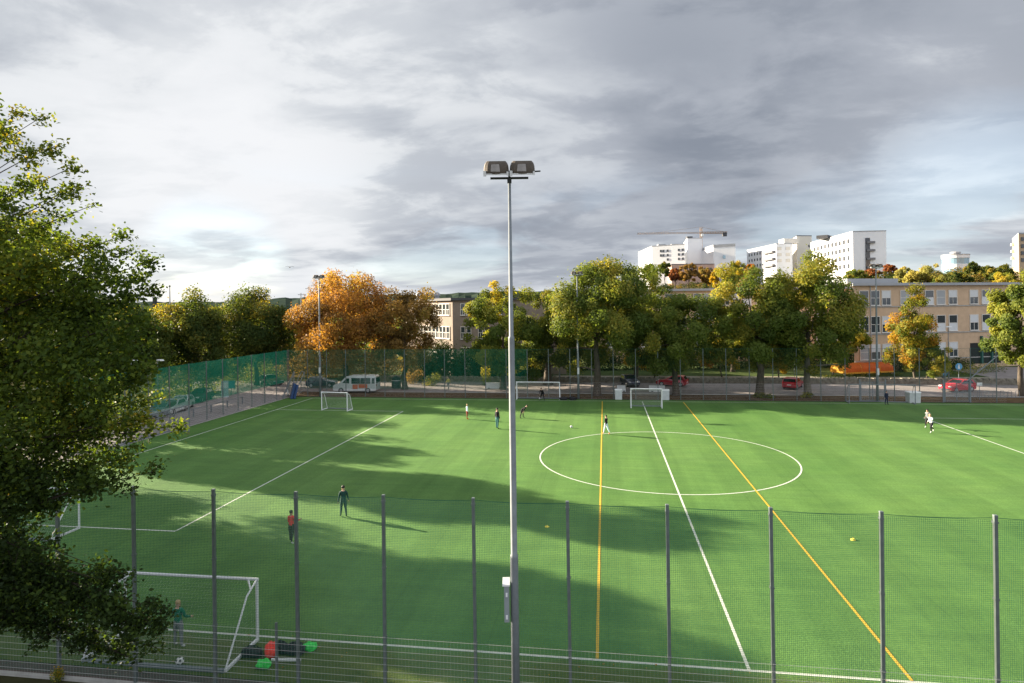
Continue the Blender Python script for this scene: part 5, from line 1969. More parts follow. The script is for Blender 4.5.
person('blond person in a white shirt and black trousers running, in front of the other runner', G(931.5, 432.3), face_to(-.9, -.35), 1.62,
       dict(run, lean=0, uf=(60, -30), ua=(30, 20)), WHTC, BLKC, SHOEW, HAIRL, hairlen=.12)
person('dark haired person in a grey top running close behind the blond runner', G(928.5, 427.5), face_to(-.8, -.5), 1.66,
       dict(run, th=(-20, 36), kn=(30, 45), uf=(34, -34)), GREY, BLKC, SHOEW, HAIRD)
p, d = base_at(448.5, 82.5)
person('person in a yellowish top standing on the road behind the far fence', p, face_to(-.4, -1), 1.70,
       dict(walk), YELC, GREY, SHOEB, HAIRB, group='people beyond the fence')


# ---------------------------------------------------------------- balls, bags and markers
BALLW = mat('white ball leather', (0.75, 0.75, 0.73), 0.4)


def ball(label, p, rad=0.11):
    r = thing('football', label, 'ball', (p.x, p.y, rad), 0.4, 'footballs on the turf')
    bm = bmesh.new()
    bmesh.ops.create_icosphere(bm, subdivisions=3, radius=rad)
    bm.normal_update()
    me = bpy.data.meshes.new('panels')
    tmp = bmesh.new()
    bmesh.ops.create_icosphere(tmp, subdivisions=1, radius=1)
    cents = [vv.co.normalized() for vv in tmp.verts if True][:12]
    tmp.free()
    for f in bm.faces:
        f.smooth = True
        c = f.calc_center_median().normalized()
        f.material_index = 1 if max(c.dot(q) for q in cents) > 0.955 else 0
    bm.to_mesh(me)
    bm.free()
    me.materials.append(BALLW)
    me.materials.append(BLACK)
    o = bpy.data.objects.new('panels', me)
    C.objects.link(o)
    o.parent = r
    MB().tube([(0, 0, rad * .985), (0, 0, rad * 1.004)], 0.006, 6).build('valve', BLACK, r)


ball('white football behind the boy in the green jacket, on the near turf edge', G(180, 665), 0.125)
ball('white football lying on the lit turf left of the centre circle', G(571.5, 428), 0.12)
ball('white football at the feet of the keeper in the far goal', G(540, 399.6), 0.14)

BAGK = mat('black nylon', (0.014, 0.014, 0.018), 0.7, var=0.3, scale=10)


def lump(name, label, cat, p, dims, m_, seed, group=None, rz=0.0, handles=True, mh=None):
    """a soft bag or cloth heap: a squashed, creased blob with straps"""
    r = thing(name, label, cat, (p.x, p.y, 0), rz, group)
    bm = bmesh.new()
    bmesh.ops.create_icosphere(bm, subdivisions=4, radius=0.5)
    rr = np.random.default_rng(seed)
    ks = rr.normal(0, 5, (5, 3))
    ph = rr.random(5) * 6
    for v_ in bm.verts:
        c = v_.co.copy()
        w = sum(math.sin(c.dot(Vector(k_)) * 1.6 + f) for k_, f in zip(ks, ph)) * 0.035
        s = 1 + w * 2
        e = 0.62 if handles else 0.9
        q = Vector((math.copysign((abs(c.x) * 2) ** e / 2, c.x), math.copysign((abs(c.y) * 2) ** e / 2, c.y), math.copysign((abs(c.z) * 2) ** 0.8 / 2, c.z)))
        v_.co = Vector((q.x * dims[0] * s, q.y * dims[1] * s, max(0.0, (q.z + 0.42)) * dims[2] * s))
    for f in bm.faces:
        f.smooth = True
    me = bpy.data.meshes.new('cloth')
    bm.to_mesh(me)
    bm.free()
    me.materials.append(m_)
    o = bpy.data.objects.new('cloth', me)
    C.objects.link(o)
    o.parent = r
    if handles:
        a = dims[0] * .28
        for s in (-1, 1):
            MB().tube([(-a, s * dims[1] * .2, dims[2] * .8), (-a * .6, s * dims[1] * .1, dims[2] * 1.12), (a * .6, s * dims[1] * .1, dims[2] * 1.12), (a, s * dims[1] * .2, dims[2] * .8)],
                      0.018, 6).build('strap', mh or m_, r)
    return r


BIBR = mat('red bib cloth', (0.75, 0.055, 0.04), 0.8, var=0.15, scale=12)
BIBG = mat('bright green bib cloth', (0.06, 0.62, 0.10), 0.8, var=0.15, scale=12)
BG = 'bags and bibs beside the near goal'
lump('sports_bag', 'black sports bag nearest the near goal post, left of the red bibs', 'bag', G(252, 656), (0.66, 0.38, 0.29), BAGK, 1, BG, 0.2)
lump('bib_heap', 'red bibs heaped on the black bags beside the near goal', 'bibs', G(271, 655), (0.42, 0.55, 0.36), BIBR, 2, BG, 0.4, handles=False)
lump('sports_bag', 'black sports bag to the right of the red bibs, behind the short post', 'bag', G(281, 652), (0.58, 0.38, 0.31), BAGK, 3, BG, -0.1)
lump('sports_bag', 'black sports bag touching the tall fence post, close to the farther green bibs', 'bag', G(295, 653), (0.62, 0.41, 0.29), BAGK, 4, BG, 0.1)
lump('bib_heap', 'bright green bibs lying right of the black bags, near the touchline', 'bibs', G(310, 650), (0.44, 0.34, 0.24), BIBG, 5, BG, 0.3, handles=False)
lump('bib_heap', 'bright green bibs lying in front of the black bags, closest to the goal side bar', 'bibs', G(264, 667), (0.46, 0.34, 0.22), BIBG, 6, BG, -0.2, handles=False)
lump('equipment_bag', 'black bag on the far touchline next to the far goal post', 'bag', Vector((G(564, 398.5).x, 74.2, 0)), (1.0, 0.5, 0.36), BAGK, 7, 'bags at the far touchline')
lump('equipment_bag', 'black bag on the far touchline, farther right from the goal post', 'bag', Vector((G(573, 398.5).x, 74.2, 0)), (0.95, 0.5, 0.36), BAGK, 8, 'bags at the far touchline')
q = G(286, 663)
bn = thing('training_frame', 'low pale metal frame on the turf in front of the black bags', 'frame', (q.x, q.y, 0), 0.1)
MB().box((0.0, 0, 0.10), (0.95, 0.07, 0.06)).build('rail', ALU, bn)
for s in (-.42, .42):
    MB().tube([(s, 0, 0.08), (s * .8, 0.22, 0.02)], 0.025, 6).build('leg', ALU, bn)
q = G(75, 669)
q2 = G(225, 676)

CONEY = mat('yellow marker plastic', (0.65, 0.52, 0.06), 0.6)
for lab, px, py in (('yellow marker on the turf just right of the near mast at fence-top height', 547, 527), ('yellow marker on the sunny turf right of the second yellow line', 853, 540)):
    q = G(px, py)
    MBc = MB()
    MBc.lathe([(0.12, 0.0), (0.115, 0.012), (0.05, 0.075), (0.035, 0.075), (0.03, 0.06)], 14)
    o = MBc.build('marker_cone', CONEY)
    o.location = (q.x, q.y, 0.006)
    tag(o, lab, 'marker', 'marker cones on the turf')

# flower tuft at the foot of the left post
q = Vector((-16.6, 16.6, 0))
ft = thing('flower_tuft', 'small yellow flower tuft at the foot of the second tall fence post from the left', 'flowers', q)
r = np.random.default_rng(4)
D = dirs(260, r)
P = D * np.array([.22, .18, .20]) * r.random((260, 1)) ** .5 + [0, 0, .18]
o = bpy.data.objects.new('leaves', leaf_mesh('leaves', P, np.full(260, .07), r.random(260), LF_GREEN, seed=1))
C.objects.link(o)
o.parent = ft
P = P[:70] + [0, 0, .08]
o = bpy.data.objects.new('blossom', leaf_mesh('blossom', P, np.full(70, .06), r.random(70), LF_YELLOW, seed=2))
C.objects.link(o)
o.parent = ft

# scattered fallen leaves on the turf and its edges
n = 900
LX_ = np.concatenate([r.uniform(-39, 44, 350), r.uniform(-39, -30, 300), r.uniform(-30, 40, 250)])
LY_ = np.concatenate([r.uniform(17.2, 20, 350), r.uniform(20, 74, 300), 74.6 - r.exponential(1.5, 250)])
P = np.stack([LX_, LY_, np.full(n, 0.022)], 1)
me = leaf_mesh('fallen_leaves', P, r.uniform(.06, .11, n), r.random(n), LF_MIX, seed=6, up=6)
o = bpy.data.objects.new('fallen_leaves', me)
C.objects.link(o)
tag(o, 'fallen autumn leaves scattered along the edges of the turf', 'leaves', kind='stuff')


# ---------------------------------------------------------------- vehicles
TYRE = mat('tyre rubber', (0.018, 0.018, 0.02), 0.85)
RIM = mat('alloy rim', (0.42, 0.43, 0.45), 0.35, 0.6)
LAMPW = mat('headlight glass', (0.6, 0.62, 0.63), 0.15)
LAMPR = mat('tail light glass', (0.35, 0.02, 0.02), 0.2)
CGLASS = mat('car glass', (0.015, 0.018, 0.022), 0.06, spec=0.6)


def paint(name, col):
    M = mat(name, col, 0.28, 0.1, var=0.03, spec=0.5)
    M.node_tree.nodes['Principled BSDF'].inputs['Coat Weight'].default_value = 0.6
    return M


def vehicle(name, label, loc, rz, L_, W_, H_, prof, belt, glass, m_, cat='car', wheel=0.31, group=None, stripe=None, inset=0.14):
    """prof: side outline (x fraction 0..1 from the rear, z metres); upper body narrows above the belt line"""
    r = thing(name, label, cat, loc, rz, group)
    def hw(z):
        if z <= belt:
            return W_ / 2 - 0.05 * max(0, (0.45 - z)) / .45
        return W_ / 2 - inset * (z - belt) / max(0.05, H_ - belt)
    pts = [((x - .5) * L_, z) for x, z in prof]
    bm = bmesh.new()
    a = [bm.verts.new((x, hw(z), z)) for x, z in pts]
    b = [bm.verts.new((x, -hw(z), z)) for x, z in pts]
    n = len(pts)
    for i in range(n):
        j = (i + 1) % n
        bm.faces.new((a[i], a[j], b[j], b[i]))
    bm.faces.new(list(reversed(a)))
    bm.faces.new(b)
    bmesh.ops.recalc_face_normals(bm, faces=bm.faces)
    bmesh.ops.triangulate(bm, faces=[f for f in bm.faces if len(f.verts) > 4])
    bmesh.ops.bevel(bm, geom=[e for e in bm.edges if len(e.link_faces) == 2 and e.calc_face_angle(0) > 0.6], offset=0.05, segments=2, affect='EDGES', profile=.6)
    me = bpy.data.meshes.new('body')
    bm.to_mesh(me)
    bm.free()
    me.materials.append(m_)
    bo = bpy.data.objects.new('body', me)
    C.objects.link(bo)
    bo.parent = r
    # glass: side panels standing a little proud of the body, and screens
    for s in (-1, 1):
        for poly in glass['side']:
            q = [((x - .5) * L_, s * (hw(z) + 0.012), z) for x, z in poly]
            q2 = [((x - .5) * L_, s * (hw(z) - 0.03), z) for x, z in poly]
            k = len(q)
            mb = MB()
            mb.add(q + q2, [tuple(range(k)), tuple(reversed(range(k, 2 * k)))] + [(i, (i + 1) % k, k + (i + 1) % k, k + i) for i in range(k)])
            mb.build('side_window', CGLASS, r)
    for nm, (x0, z0_, x1, z1_) in glass['screens'].items():
        dx, dz = (x1 - x0) * L_, z1_ - z0_
        ln = math.hypot(dx, dz)
        nxv, nz = -dz / ln, dx / ln
        if nz < 0:
            nxv, nz = -nxv, -nz
        if nm == 'windscreen' and nxv < 0 or nm == 'rear_window' and nxv > 0:
            nxv, nz = -nxv, -nz
        mb = MB()
        vs = []
        for off in (0.014, -0.04):
            for (x, z, sg) in ((x0, z0_, -1), (x0, z0_, 1), (x1, z1_, 1), (x1, z1_, -1)):
                vs.append(((x - .5) * L_ + nxv * off, sg * (hw(z) - 0.10), z + nz * off))
        mb.add(vs, [(0, 1, 2, 3), (7, 6, 5, 4), (0, 4, 5, 1), (1, 5, 6, 2), (2, 6, 7, 3), (3, 7, 4, 0)])
        mb.build(nm, CGLASS, r)
    for x in (0.19 * L_ - L_ / 2, 0.81 * L_ - L_ / 2):
        for s in (-1, 1):
            y = s * (W_ / 2 - 0.11)
            w = MB()
            w.tube([(0, -0.11, 0), (0, -0.095, 0), (0, 0.095, 0), (0, 0.11, 0)], [wheel * .93, wheel, wheel, wheel * .93], 20)
            wo = w.build('wheel', TYRE, r, smooth=False)
            wo.location = (x, y + s * 0.015, wheel)
            MB().tube([(0, s * 0.112, 0), (0, s * 0.118, 0)], [wheel * .62, wheel * .55], 14).build('rim', RIM, wo)
    for s in (-1, 1):
        MB().box((L_ / 2 - 0.05, s * (W_ / 2 - .26), belt * .74), (0.14, 0.34, 0.15)).build('headlight', LAMPW, r)
        MB().box((-L_ / 2 + 0.035, s * (W_ / 2 - .16), belt * .86), (0.10, 0.20, 0.26)).build('tail_light', LAMPR, r)
    MB().box((-L_ / 2 - 0.008, 0, 0.62), (0.03, 0.50, 0.11)).build('number_plate', WHITE, r)
    MB().box((L_ / 2 - 0.0, 0, 0.36), (0.06, W_ * .7, 0.16)).build('grille', DARK, r)
    if stripe:
        for s in (-1, 1):
            for (xa, xb, za, zb, mm) in stripe:
                MB().box((((xa + xb) / 2 - .5) * L_, s * (W_ / 2 + 0.004), (za + zb) / 2), ((xb - xa) * L_, 0.02, zb - za)).build('stripe', mm, r)
    return r


HATCH = [(0.0, 0.32), (0.0, 0.78), (0.02, 0.95), (0.10, 1.42), (0.20, 1.48), (0.46, 1.47), (0.66, 1.02), (0.73, 0.94), (0.96, 0.78), (1.0, 0.62), (1.0, 0.30), (0.95, 0.22), (0.05, 0.22)]
HATCHG = dict(side=[[(0.10, 1.0), (0.15, 1.36), (0.34, 1.38), (0.34, 1.0)], [(0.36, 1.0), (0.36, 1.38), (0.45, 1.37), (0.60, 1.02)]],
              screens=dict(windscreen=(0.645, 1.06, 0.48, 1.43), rear_window=(0.028, 1.0, 0.092, 1.38)))
VAN = [(0.0, 0.36), (0.0, 1.2), (0.015, 2.15), (0.04, 2.28), (0.62, 2.28), (0.70, 2.18), (0.84, 1.36), (0.97, 1.10), (1.0, 0.85), (1.0, 0.34), (0.95, 0.26), (0.05, 0.26)]
VANG = dict(side=[[(0.03, 1.25), (0.03, 1.98), (0.10, 1.98), (0.10, 1.25)], [(0.13, 1.25), (0.13, 2.0), (0.36, 2.0), (0.36, 1.25)], [(0.37, 1.25), (0.37, 2.0), (0.57, 2.0), (0.57, 1.25)],
                  [(0.62, 1.28), (0.62, 1.96), (0.68, 1.96), (0.78, 1.36)]],
            screens=dict(windscreen=(0.835, 1.42, 0.715, 2.10), rear_window=(0.003, 1.28, 0.012, 2.02)))
REDP, NAVYP, WHP, GRP = paint('red car paint', (0.42, 0.012, 0.03)), paint('navy car paint', (0.012, 0.018, 0.045)), paint('white car paint', (0.70, 0.71, 0.72)), paint('grey car paint', (0.16, 0.19, 0.22))
DKP = paint('black car paint', (0.014, 0.014, 0.018))
CARS = 'cars parked around the pitch'
ORS = mat('orange red decal', (0.62, 0.12, 0.05), 0.5)
p, d = base_at(357, 79.4)
vehicle('minibus', 'white minibus with orange-red side panels parked behind the far fence', p, math.pi + YAW * .4, 5.9, 2.0, 2.28, VAN, 1.2, VANG, WHP, cat='van', wheel=0.35,
        stripe=[(0.42, 0.54, 0.55, 1.14, ORS), (0.20, 0.40, 0.66, 1.18, ORS)])
p, d = base_at(322, 84.5)
vehicle('parked_car', 'dark car parked nose to nose with the white minibus', p, 0.2, 4.2, 1.75, 1.48, HATCH, 0.98, HATCHG, NAVYP, group=CARS)
p, d = base_at(630, 88.0)
vehicle('parked_car', 'dark navy car on the road behind the small goal on the halfway line', p, R(-75), 4.0, 1.72, 1.5, HATCH, 0.98, HATCHG, NAVYP, group=CARS)
p, d = base_at(672.5, 88.0)
vehicle('parked_car', 'red car half hidden by the trunk of the dark flat-crowned tree', p, R(160), 4.1, 1.72, 1.48, HATCH, 0.98, HATCHG, REDP, group=CARS)
p, d = base_at(793, 86.5)
vehicle('parked_car', 'red car seen from the rear corner between the trunks of the two tall trees', p, R(62), 4.2, 1.75, 1.5, HATCH, 0.98, HATCHG, REDP, group=CARS)
p, d = base_at(957.5, 84.5)
vehicle('parked_car', 'red car behind the tall mesh gate, with sun on its front', p, R(205), 4.1, 1.75, 1.5, HATCH, 0.98, HATCHG, REDP, group=CARS)
for lab, px, Yp, mm, rz in (('white car parked on the left street, seen between the leaves and a fence post', 181, 64.5, WHP, R(-70)), ('second white car on the left street, in front of its grey neighbour', 171, 62.0, WHP, R(-75)),
                            ('grey car on the left street nearest to the near tree', 161, 60.0, GRP, R(-80)), ('black car on the left street, farther on than the white ones', 200, 70.5, DKP, R(-78)),
                            ('dark car near the end of the left street behind the green netting', 271, 86.5, DKP, R(-30))):
    p, d = base_at(px, Yp)
    vehicle('parked_car', lab, p, rz, 4.3, 1.76, 1.48, HATCH, 0.98, HATCHG, mm, group=CARS)

# ---------------------------------------------------------------- orange tarpaulin tent and street furniture
ORT = mat('orange tarpaulin', (0.74, 0.17, 0.025), 0.6, var=0.14, scale=1.6, bump=0.2)
YET = mat('yellow tarpaulin', (0.85, 0.48, 0.05), 0.6, var=0.12, scale=1.6)
for mm, cc in ((ORT, (0.85, 0.20, 0.02, 1)), (YET, (0.9, 0.55, 0.05, 1))):       # thin cloth lets the low sun through
    t_ = mm.node_tree
    tl = nd(t_, 'ShaderNodeBsdfTranslucent')
    tl.inputs[0].default_value = cc
    mx_ = nd(t_, 'ShaderNodeMixShader')
    mx_.inputs[0].default_value = 0.45
    t_.links.new(t_.nodes['Principled BSDF'].outputs[0], mx_.inputs[1])
    t_.links.new(tl.outputs[0], mx_.inputs[2])
    t_.links.new(mx_.outputs[0], t_.nodes['Material Output'].inputs[0])
pA, pB = PD(836, 92.5), PD(887, 94.5)
dv = (pB - pA)
Lt = dv.length
tt = thing('tarpaulin_tent', 'long orange tarpaulin tent with a yellow gable end beside the road', 'tent', (pA.x, pA.y, TZ + 0.34), math.atan2(dv.y, dv.x))
zt = ZD(860, 363.0, 93.5) - TZ - 0.34
secs = [(-1.25, 0.1), (-1.22, zt * .52), (-0.92, zt * .88), (-0.5, zt), (0.5, zt), (0.92, zt * .88), (1.22, zt * .52), (1.25, 0.1)]
mb = MB()
ns = 22
rr = np.random.default_rng(12)
for i in range(ns + 1):
    u = i / ns
    for y, z in secs:
        k = 0.97 + 0.03 * abs(math.sin(u * math.pi * 5)) + rr.normal(0, .006)
        e = 1.0 if 0.04 < u < 0.96 else 0.94
        mb.v.append((0.35 + u * (Lt - 0.4), y * k * e, z * k * e))
for i in range(ns):
    for j in range(len(secs) - 1):
        a = i * len(secs) + j
        mb.f.append((a, a + len(secs), a + len(secs) + 1, a + 1))
        mb.mi.append(0)
mb.f.append(tuple(ns * len(secs) + j for j in range(len(secs))))
mb.mi.append(0)
mb.build('cover', ORT, tt)
mb = MB()
mb.prism([(0, 0), (0, 0)], 0, 0) if False else None
vs = [(-0.12, y * 1.02, z * 1.015) for y, z in secs] + [(0.52, y * 1.02, z * 1.015) for y, z in secs]
k = len(secs)
mb.add(vs, [tuple(range(k)), tuple(reversed(range(k, 2 * k)))] + [(i, k + i, k + (i + 1) % k, (i + 1) % k) for i in range(k)])
mb.build('gable_end', YET, tt)
for u in (0.36, 0.72):
    mb = MB()
    mb.tube([(Lt * u, y * 1.02, z * 1.02) for y, z in secs], 0.03, 6)
    mb.build('strap', YET, tt)
mb = MB()
for y in (-1.27, 1.27):
    mb.box((Lt / 2 + .1, y, 0.06), (Lt - .2, 0.06, 0.22))
mb.build('hem', YET, tt)
mb = MB()
for x in (0.3, Lt * .5, Lt - .3):
    for y in (-1.1, 1.1):
        mb.box((x, y, -0.16), (0.16, 0.16, 0.38))
mb.build('feet', CONC, tt)

p = PD(908, 96)
p.z = TZ
gb = thing('grit_bin', 'small yellow-green grit bin between the orange tent and the hedge', 'bin', p, YAW)
MB().box((0, 0, 0.42), (1.15, 0.7, 0.84), top=1.1).build('body', mat('olive yellow plastic', (0.38, 0.33, 0.05), 0.6), gb, bevel=0.03)
MB().box((0, 0, 0.94), (1.34, 0.86, 0.16), top=0.8).build('lid', mat('yellow plastic', (0.55, 0.45, 0.06), 0.6), gb, bevel=0.03)

BLUES = mat('blue sign face', (0.03, 0.14, 0.42), 0.4)
LBL = mat('sky blue plastic', (0.10, 0.32, 0.55), 0.5)


def sign(label, p, h, shape, m_, w=0.62, rz=YAW, bars=True, group='blue street signs'):
    r = thing('street_sign', label, 'sign', p, rz, group)
    MB().tube([(0, 0, 0), (0, 0, h + w * .5)], 0.035, 8).build('pole', GALV, r)
    mb = MB()
    if shape == 'round':
        mb.tube([(0, -0.06, h + .1), (0, -0.04, h + .1)], w / 2, 20)
    else:
        mb.box((0, -0.05, h + .1), (w, 0.02, w))
    so_ = mb.build('panel', m_, r)
    if bars:
        MB().box((0, -0.066, h + .1), (w * .30, 0.012, w * .62), top=0.4).build('symbol', WHITE, so_)


p, d = base_at(560.5, 92.4)
sign('blue square sign on the lamp post behind the far goal, on the pale road', Vector((p.x, p.y, 0.2)), 3.2, 'square', BLUES, 1.0)
p, d = base_at(673, 91.0)
sign('blue square sign above the red car half hidden by a trunk', Vector((p.x, p.y - .8, 0)), 4.4, 'square', BLUES, 1.1)
p, d = base_at(959, 93.5)
sign('round light blue sign at the right of the pair on the school lawn', Vector((p.x, p.y, TZ)), 1.75, 'round', LBL, 0.95)
p, d = base_at(793, 91)
sign('blue round sign over the rear of the red car between the two tall trees', Vector((p.x, p.y - .8, 0)), 3.7, 'round', BLUES, 0.9)
# two blue play animals on the lawn
p, d = base_at(943.5, 93.3)
sb = thing('spring_rider', 'light blue toy spring rider on the lawn below the school windows', 'play rider', (p.x, p.y, TZ), 0.3)
MB().tube([(0, 0, 0), (0, 0, 0.55)], 0.14, 10).build('spring', GALV, sb)
mb = MB()
mb.tube([(-0.65, 0, 0.7), (-0.3, 0, 0.85), (0.3, 0, 0.85), (0.55, 0, 1.25), (0.8, 0, 1.5)], [0.12, 0.3, 0.3, 0.22, 0.12], 10)
mb.build('body', LBL, sb, smooth=True)
MB().tube([(0.45, -0.3, 1.25), (0.45, 0.3, 1.25)], 0.04, 6).build('handle', DARK, sb)


def lamp_post(label, p, h, arm=0.9, rz=0.0):
    r = thing('street_lamp', label, 'street lamp', p, rz, 'street lamps')
    MB().tube([(0, 0, 0), (0, 0, h * .5), (0, 0, h)], [0.08, 0.06, 0.045], 10).build('pole', GALV, r)
    MB().tube([(0, 0, h), (arm * .4, 0, h + .12), (arm, 0, h + .14)], 0.03, 6).build('arm', GALV, r)
    MB().box((arm, 0, h + .16), (0.75, 0.36, 0.16), top=0.75).build('lantern', ALU, r, bevel=0.03)


p, d = base_at(560, 91.0)
lamp_post('street lamp behind the far goal, left of the tall floodlight mast', Vector((p.x, p.y - .6, 0)), 5.8, .1)
p, d = base_at(949, 93)
lamp_post('street lamp with a pale head in front of the school, above the small green tree', Vector((p.x, p.y, TZ)), 7.2, .1)
p, d = base_at(158, 58)
lamp_post('street lamp on the left street behind the side fence, its white head among leaves', p, 6.0, .3)
p, d = base_at(131.5, 55)
lamp_post('street lamp on the left street almost lost behind the near tree', p, 6.2, .3)

# recycling igloo
p, d = base_at(396.5, 84.0)
ig = thing('recycling_bin', 'dark dome topped recycling bin beside the rear of the white minibus', 'bin', p)
MB().lathe([(0.62, 0.0), (0.66, 0.1), (0.66, 1.05), (0.58, 1.4), (0.38, 1.62), (0.12, 1.72)], 20).build('body', mat('dark blue grey plastic', (0.03, 0.036, 0.05), 0.5), ig, smooth=True)
MB().lathe([(0.67, 0.0), (0.67, 0.07)], 20, (0, 0, 1.04)).build('band', ALU, ig)
MB().box((0, -0.6, 1.22), (0.3, 0.16, 0.16)).build('slot', DARK, ig)

PALE = mat('pale plastic', (0.46, 0.48, 0.48), 0.6, var=0.1, scale=3)
# white containers along the far touchline
def drum(label, p, w=1.0, h=1.25):
    r = thing('white_container', label, 'container', p, 0.05, 'white containers along the far touchline')
    MB().box((0, 0, h * .45), (w * .95, w * .75, h * .9), top=1.06).build('body', PALE, r, bevel=0.05)
    MB().box((0, 0, h * .95), (w * 1.08, w * .85, h * .10), top=.92).build('lid', WHITE, r, bevel=0.02)
    for s in (-1, 1):
        o = MB().tube([(-0.04, 0, 0), (0.04, 0, 0)], 0.10, 12).build('wheel', BLACK, r)
        o.location = (s * w * .4, w * .4, 0.10)


for lab, px in (('white wheeled container at the far touchline, right of the floodlight mast at centre', 618.5), ('white wheeled container next to the post of the small goal on the halfway line', 665.5),
                ('white wheeled container right of the wide grey goal frame', 911.5)):
    p, d = base_at(px, 74.95)
    drum(lab, Vector((p.x, 75.0 if px != 911.5 else 74.6, 0)), 0.85 if px < 900 else 1.2, 1.25)
for lab, px, Yp, w in (('long white concrete barrier on the road edge behind the small goal', 657, 82.0, 2.0), ('short white concrete barrier left of the dark navy car', 621.5, 82.0, 1.1),
                       ('white concrete barrier at the roadside left of the near mast', 495, 84, 2.6)):
    p, d = base_at(px, Yp)
    r = thing('road_barrier', lab, 'barrier', p, 0, 'white road barriers')
    mb = MB()
    mb.prism([(-.28, 0), (.28, 0), (.28, .12), (.12, .35), (.09, .8), (-.09, .8), (-.12, .35), (-.28, .12)], -w / 2, w / 2)
    mb.v = [(z, x, y) for x, y, z in mb.v]
    mb.build('block', WHITE, r)
    for s in (-1, 1):
        MB().box((s * w * .3, -0.27, 0.08), (0.25, 0.05, 0.10)).build('slot', DARK, r)
p, d = base_at(985, 79.0)
bk = thing('bicycle_rack', 'row of low steel bicycle hoops outside the far fence on the right', 'bike rack', p, 0)
mb = MB()
for i in range(9):
    x = -3.2 + i * .8
    o = MB().tube([(0, 0, 0), (0, 0, .7), (0.05, 0, .8), (0.35, 0, .8), (0.4, 0, .7), (0.4, 0, 0)], 0.025, 6).build('hoop', GALV, bk)
    o.location = (x, 0, 0)
MB().tube([(-3.3, 0, 0.05), (3.7, 0, 0.05)], 0.02, 6).build('base_rail', GALV, bk)
p, d = base_at(979.5, 77.5)
ns_ = thing('notice_sign', 'small white notice plate on a short post behind the far fence, near the bicycle hoops', 'sign', p)
MB().tube([(0, 0, 0), (0, 0, 1.9)], 0.03, 6).build('pole', GALV, ns_)
MB().box((0, -0.05, 1.75), (0.55, 0.02, 0.34)).build('panel', WHITE, ns_)
# information boards by the left fence
p, d = base_at(225, 73)
ib = thing('information_board', 'tall pale information board beyond the left fence', 'sign', Vector((p.x, p.y, 0)), R(40))
MB().box((0, 0, 1.15), (0.85, 0.12, 2.1)).build('panel', mat('pale blue board', (0.42, 0.50, 0.53), 0.5), ib)
MB().box((0, -0.066, 1.65), (0.68, 0.012, 0.7)).build('notice', WHITE, ib)
for s in (-.36, .36):
    MB().box((s, 0, 0.05), (0.08, 0.08, 0.1)).build('foot', GALV, ib)
p, d = base_at(231.5, 76)
ib = thing('notice_sign', 'small blue-green notice board right behind the pale information board', 'sign', Vector((p.x, p.y, 0)), R(40))
MB().tube([(0, 0, 0), (0, 0, 1.8)], 0.04, 6).build('pole', GALV, ib)
MB().box((0, -0.06, 1.35), (0.9, 0.04, 1.0)).build('panel', mat('blue green board', (0.05, 0.26, 0.28), 0.5), ib)

# low wooden rails along the left street
rl = thing('street_rail', 'low grey rail between the side fence and the left street', 'railing', (-43.2, 30, 0), math.pi / 2)
for k in range(14):
    o = MB().box((0, 0, 0.4), (0.1, 0.1, 0.8)).build('post', GALV, rl)
    o.location = (k * 3.0, 0, 0)
MB().tube([(0, 0, 0.78), (39, 0, 0.78)], 0.04, 6).build('rail', GALV, rl)

# leaning goals and a rolled blue mat in the far left corner
for lab, px, Yp, rz in (('goal frame tipped up against the side fence in the far left corner', 287, 74.0, R(-60)), ('second tipped goal frame behind the blue mat in the far left corner', 296, 74.3, R(-50))):
    p, d = base_at(px, Yp)
    lg = thing('tipped_goal', lab, 'goal', p, rz, 'tipped up goals in the corner')
    for s in (0, 1.6):
        MB().tube([(s - 0.8, -0.5, 0.05), (s - 0.8, 0.9, 3.2)], 0.05, 8).build('post', GALV, lg)
        MB().tube([(s - 0.8, -0.5, 0.05), (s - 0.8, 0.8, 0.9), (s - 0.8, 0.9, 3.2)], 0.03, 8).build('stanchion', GALV, lg)
    MB().tube([(-0.8, 0.9, 3.2), (0.8, 0.9, 3.2)], 0.05, 8).build('crossbar', GALV, lg)
    MB().tube([(-0.8, -0.5, 0.05), (0.8, -0.5, 0.05)], 0.04, 8).build('rear_bar', GALV, lg)
p, d = base_at(293, 73.2)
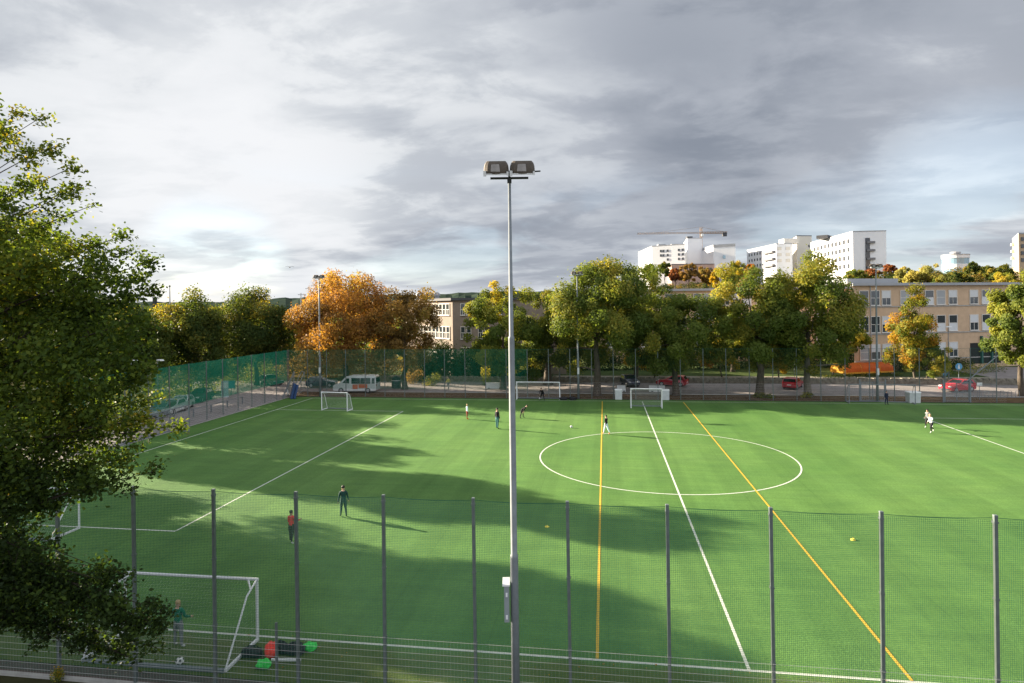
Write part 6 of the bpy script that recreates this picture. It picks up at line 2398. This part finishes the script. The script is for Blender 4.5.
bm_ = thing('folded_mat', 'blue padded mat leaning in the far left corner of the pitch', 'mat', p, R(-55))
MATB = mat('blue vinyl mat', (0.022, 0.055, 0.15), 0.5, var=0.1)
o = MB().box((0, 0, 0.95), (1.1, 0.30, 1.9)).build('panel', MATB, bm_, bevel=0.04)
o.rotation_euler = (R(-14), 0, 0)
o.location = (0, -0.25, 0.04)
o = MB().box((0, 0, 0.85), (1.0, 0.28, 1.7)).build('panel', MATB, bm_, bevel=0.04)
o.rotation_euler = (R(-14), 0, 0)
o.location = (0.1, 0.10, 0.04)
for s in (-.3, .3):
    MB().box((s, -0.62, 0.9), (0.08, 0.03, 0.5)).build('strap', WHITE, bm_)

# a bird high above the left horizon
p = PD(290.3, 70)
bd = thing('bird', 'small dark bird in flight high over the left horizon', 'bird', (p.x, p.y, ZD(290.3, 267.3, 70)), 0.6)
mb = MB()
mb.tube([(0.0, -0.22, 0), (0, -0.12, 0), (0, 0.02, 0.0), (0, 0.14, 0.01), (0, 0.20, 0.02), (0, 0.26, 0.015)], [0.03, 0.045, 0.07, 0.055, 0.035, 0.006], 8)
for s in (-1, 1):
    mb.add([(0, .08, .03), (0, -.07, .03), (s * .22, -.06, .13), (s * .22, .09, .13), (s * .48, -.10, .06), (s * .45, .0, .06),
            (0, .08, .01), (0, -.07, .015), (s * .22, -.06, .118), (s * .22, .09, .115), (s * .48, -.10, .055), (s * .45, .0, .052)],
           [(0, 1, 2, 3), (3, 2, 4, 5), (9, 8, 7, 6), (11, 10, 8, 9), (0, 3, 9, 6), (3, 5, 11, 9), (1, 7, 8, 2), (2, 8, 10, 4), (4, 10, 11, 5)])
mb.add([(-.05, -.2, .01), (.05, -.2, .01), (.08, -.36, .01), (-.08, -.36, .01), (0, -.2, -.01), (0, -.36, 0.0)], [(0, 1, 2, 3), (0, 4, 1), (0, 3, 5, 4), (1, 4, 5, 2), (3, 2, 5)])
mb.build('body', mat('black feathers', (0.02, 0.02, 0.022), 0.8), bd)
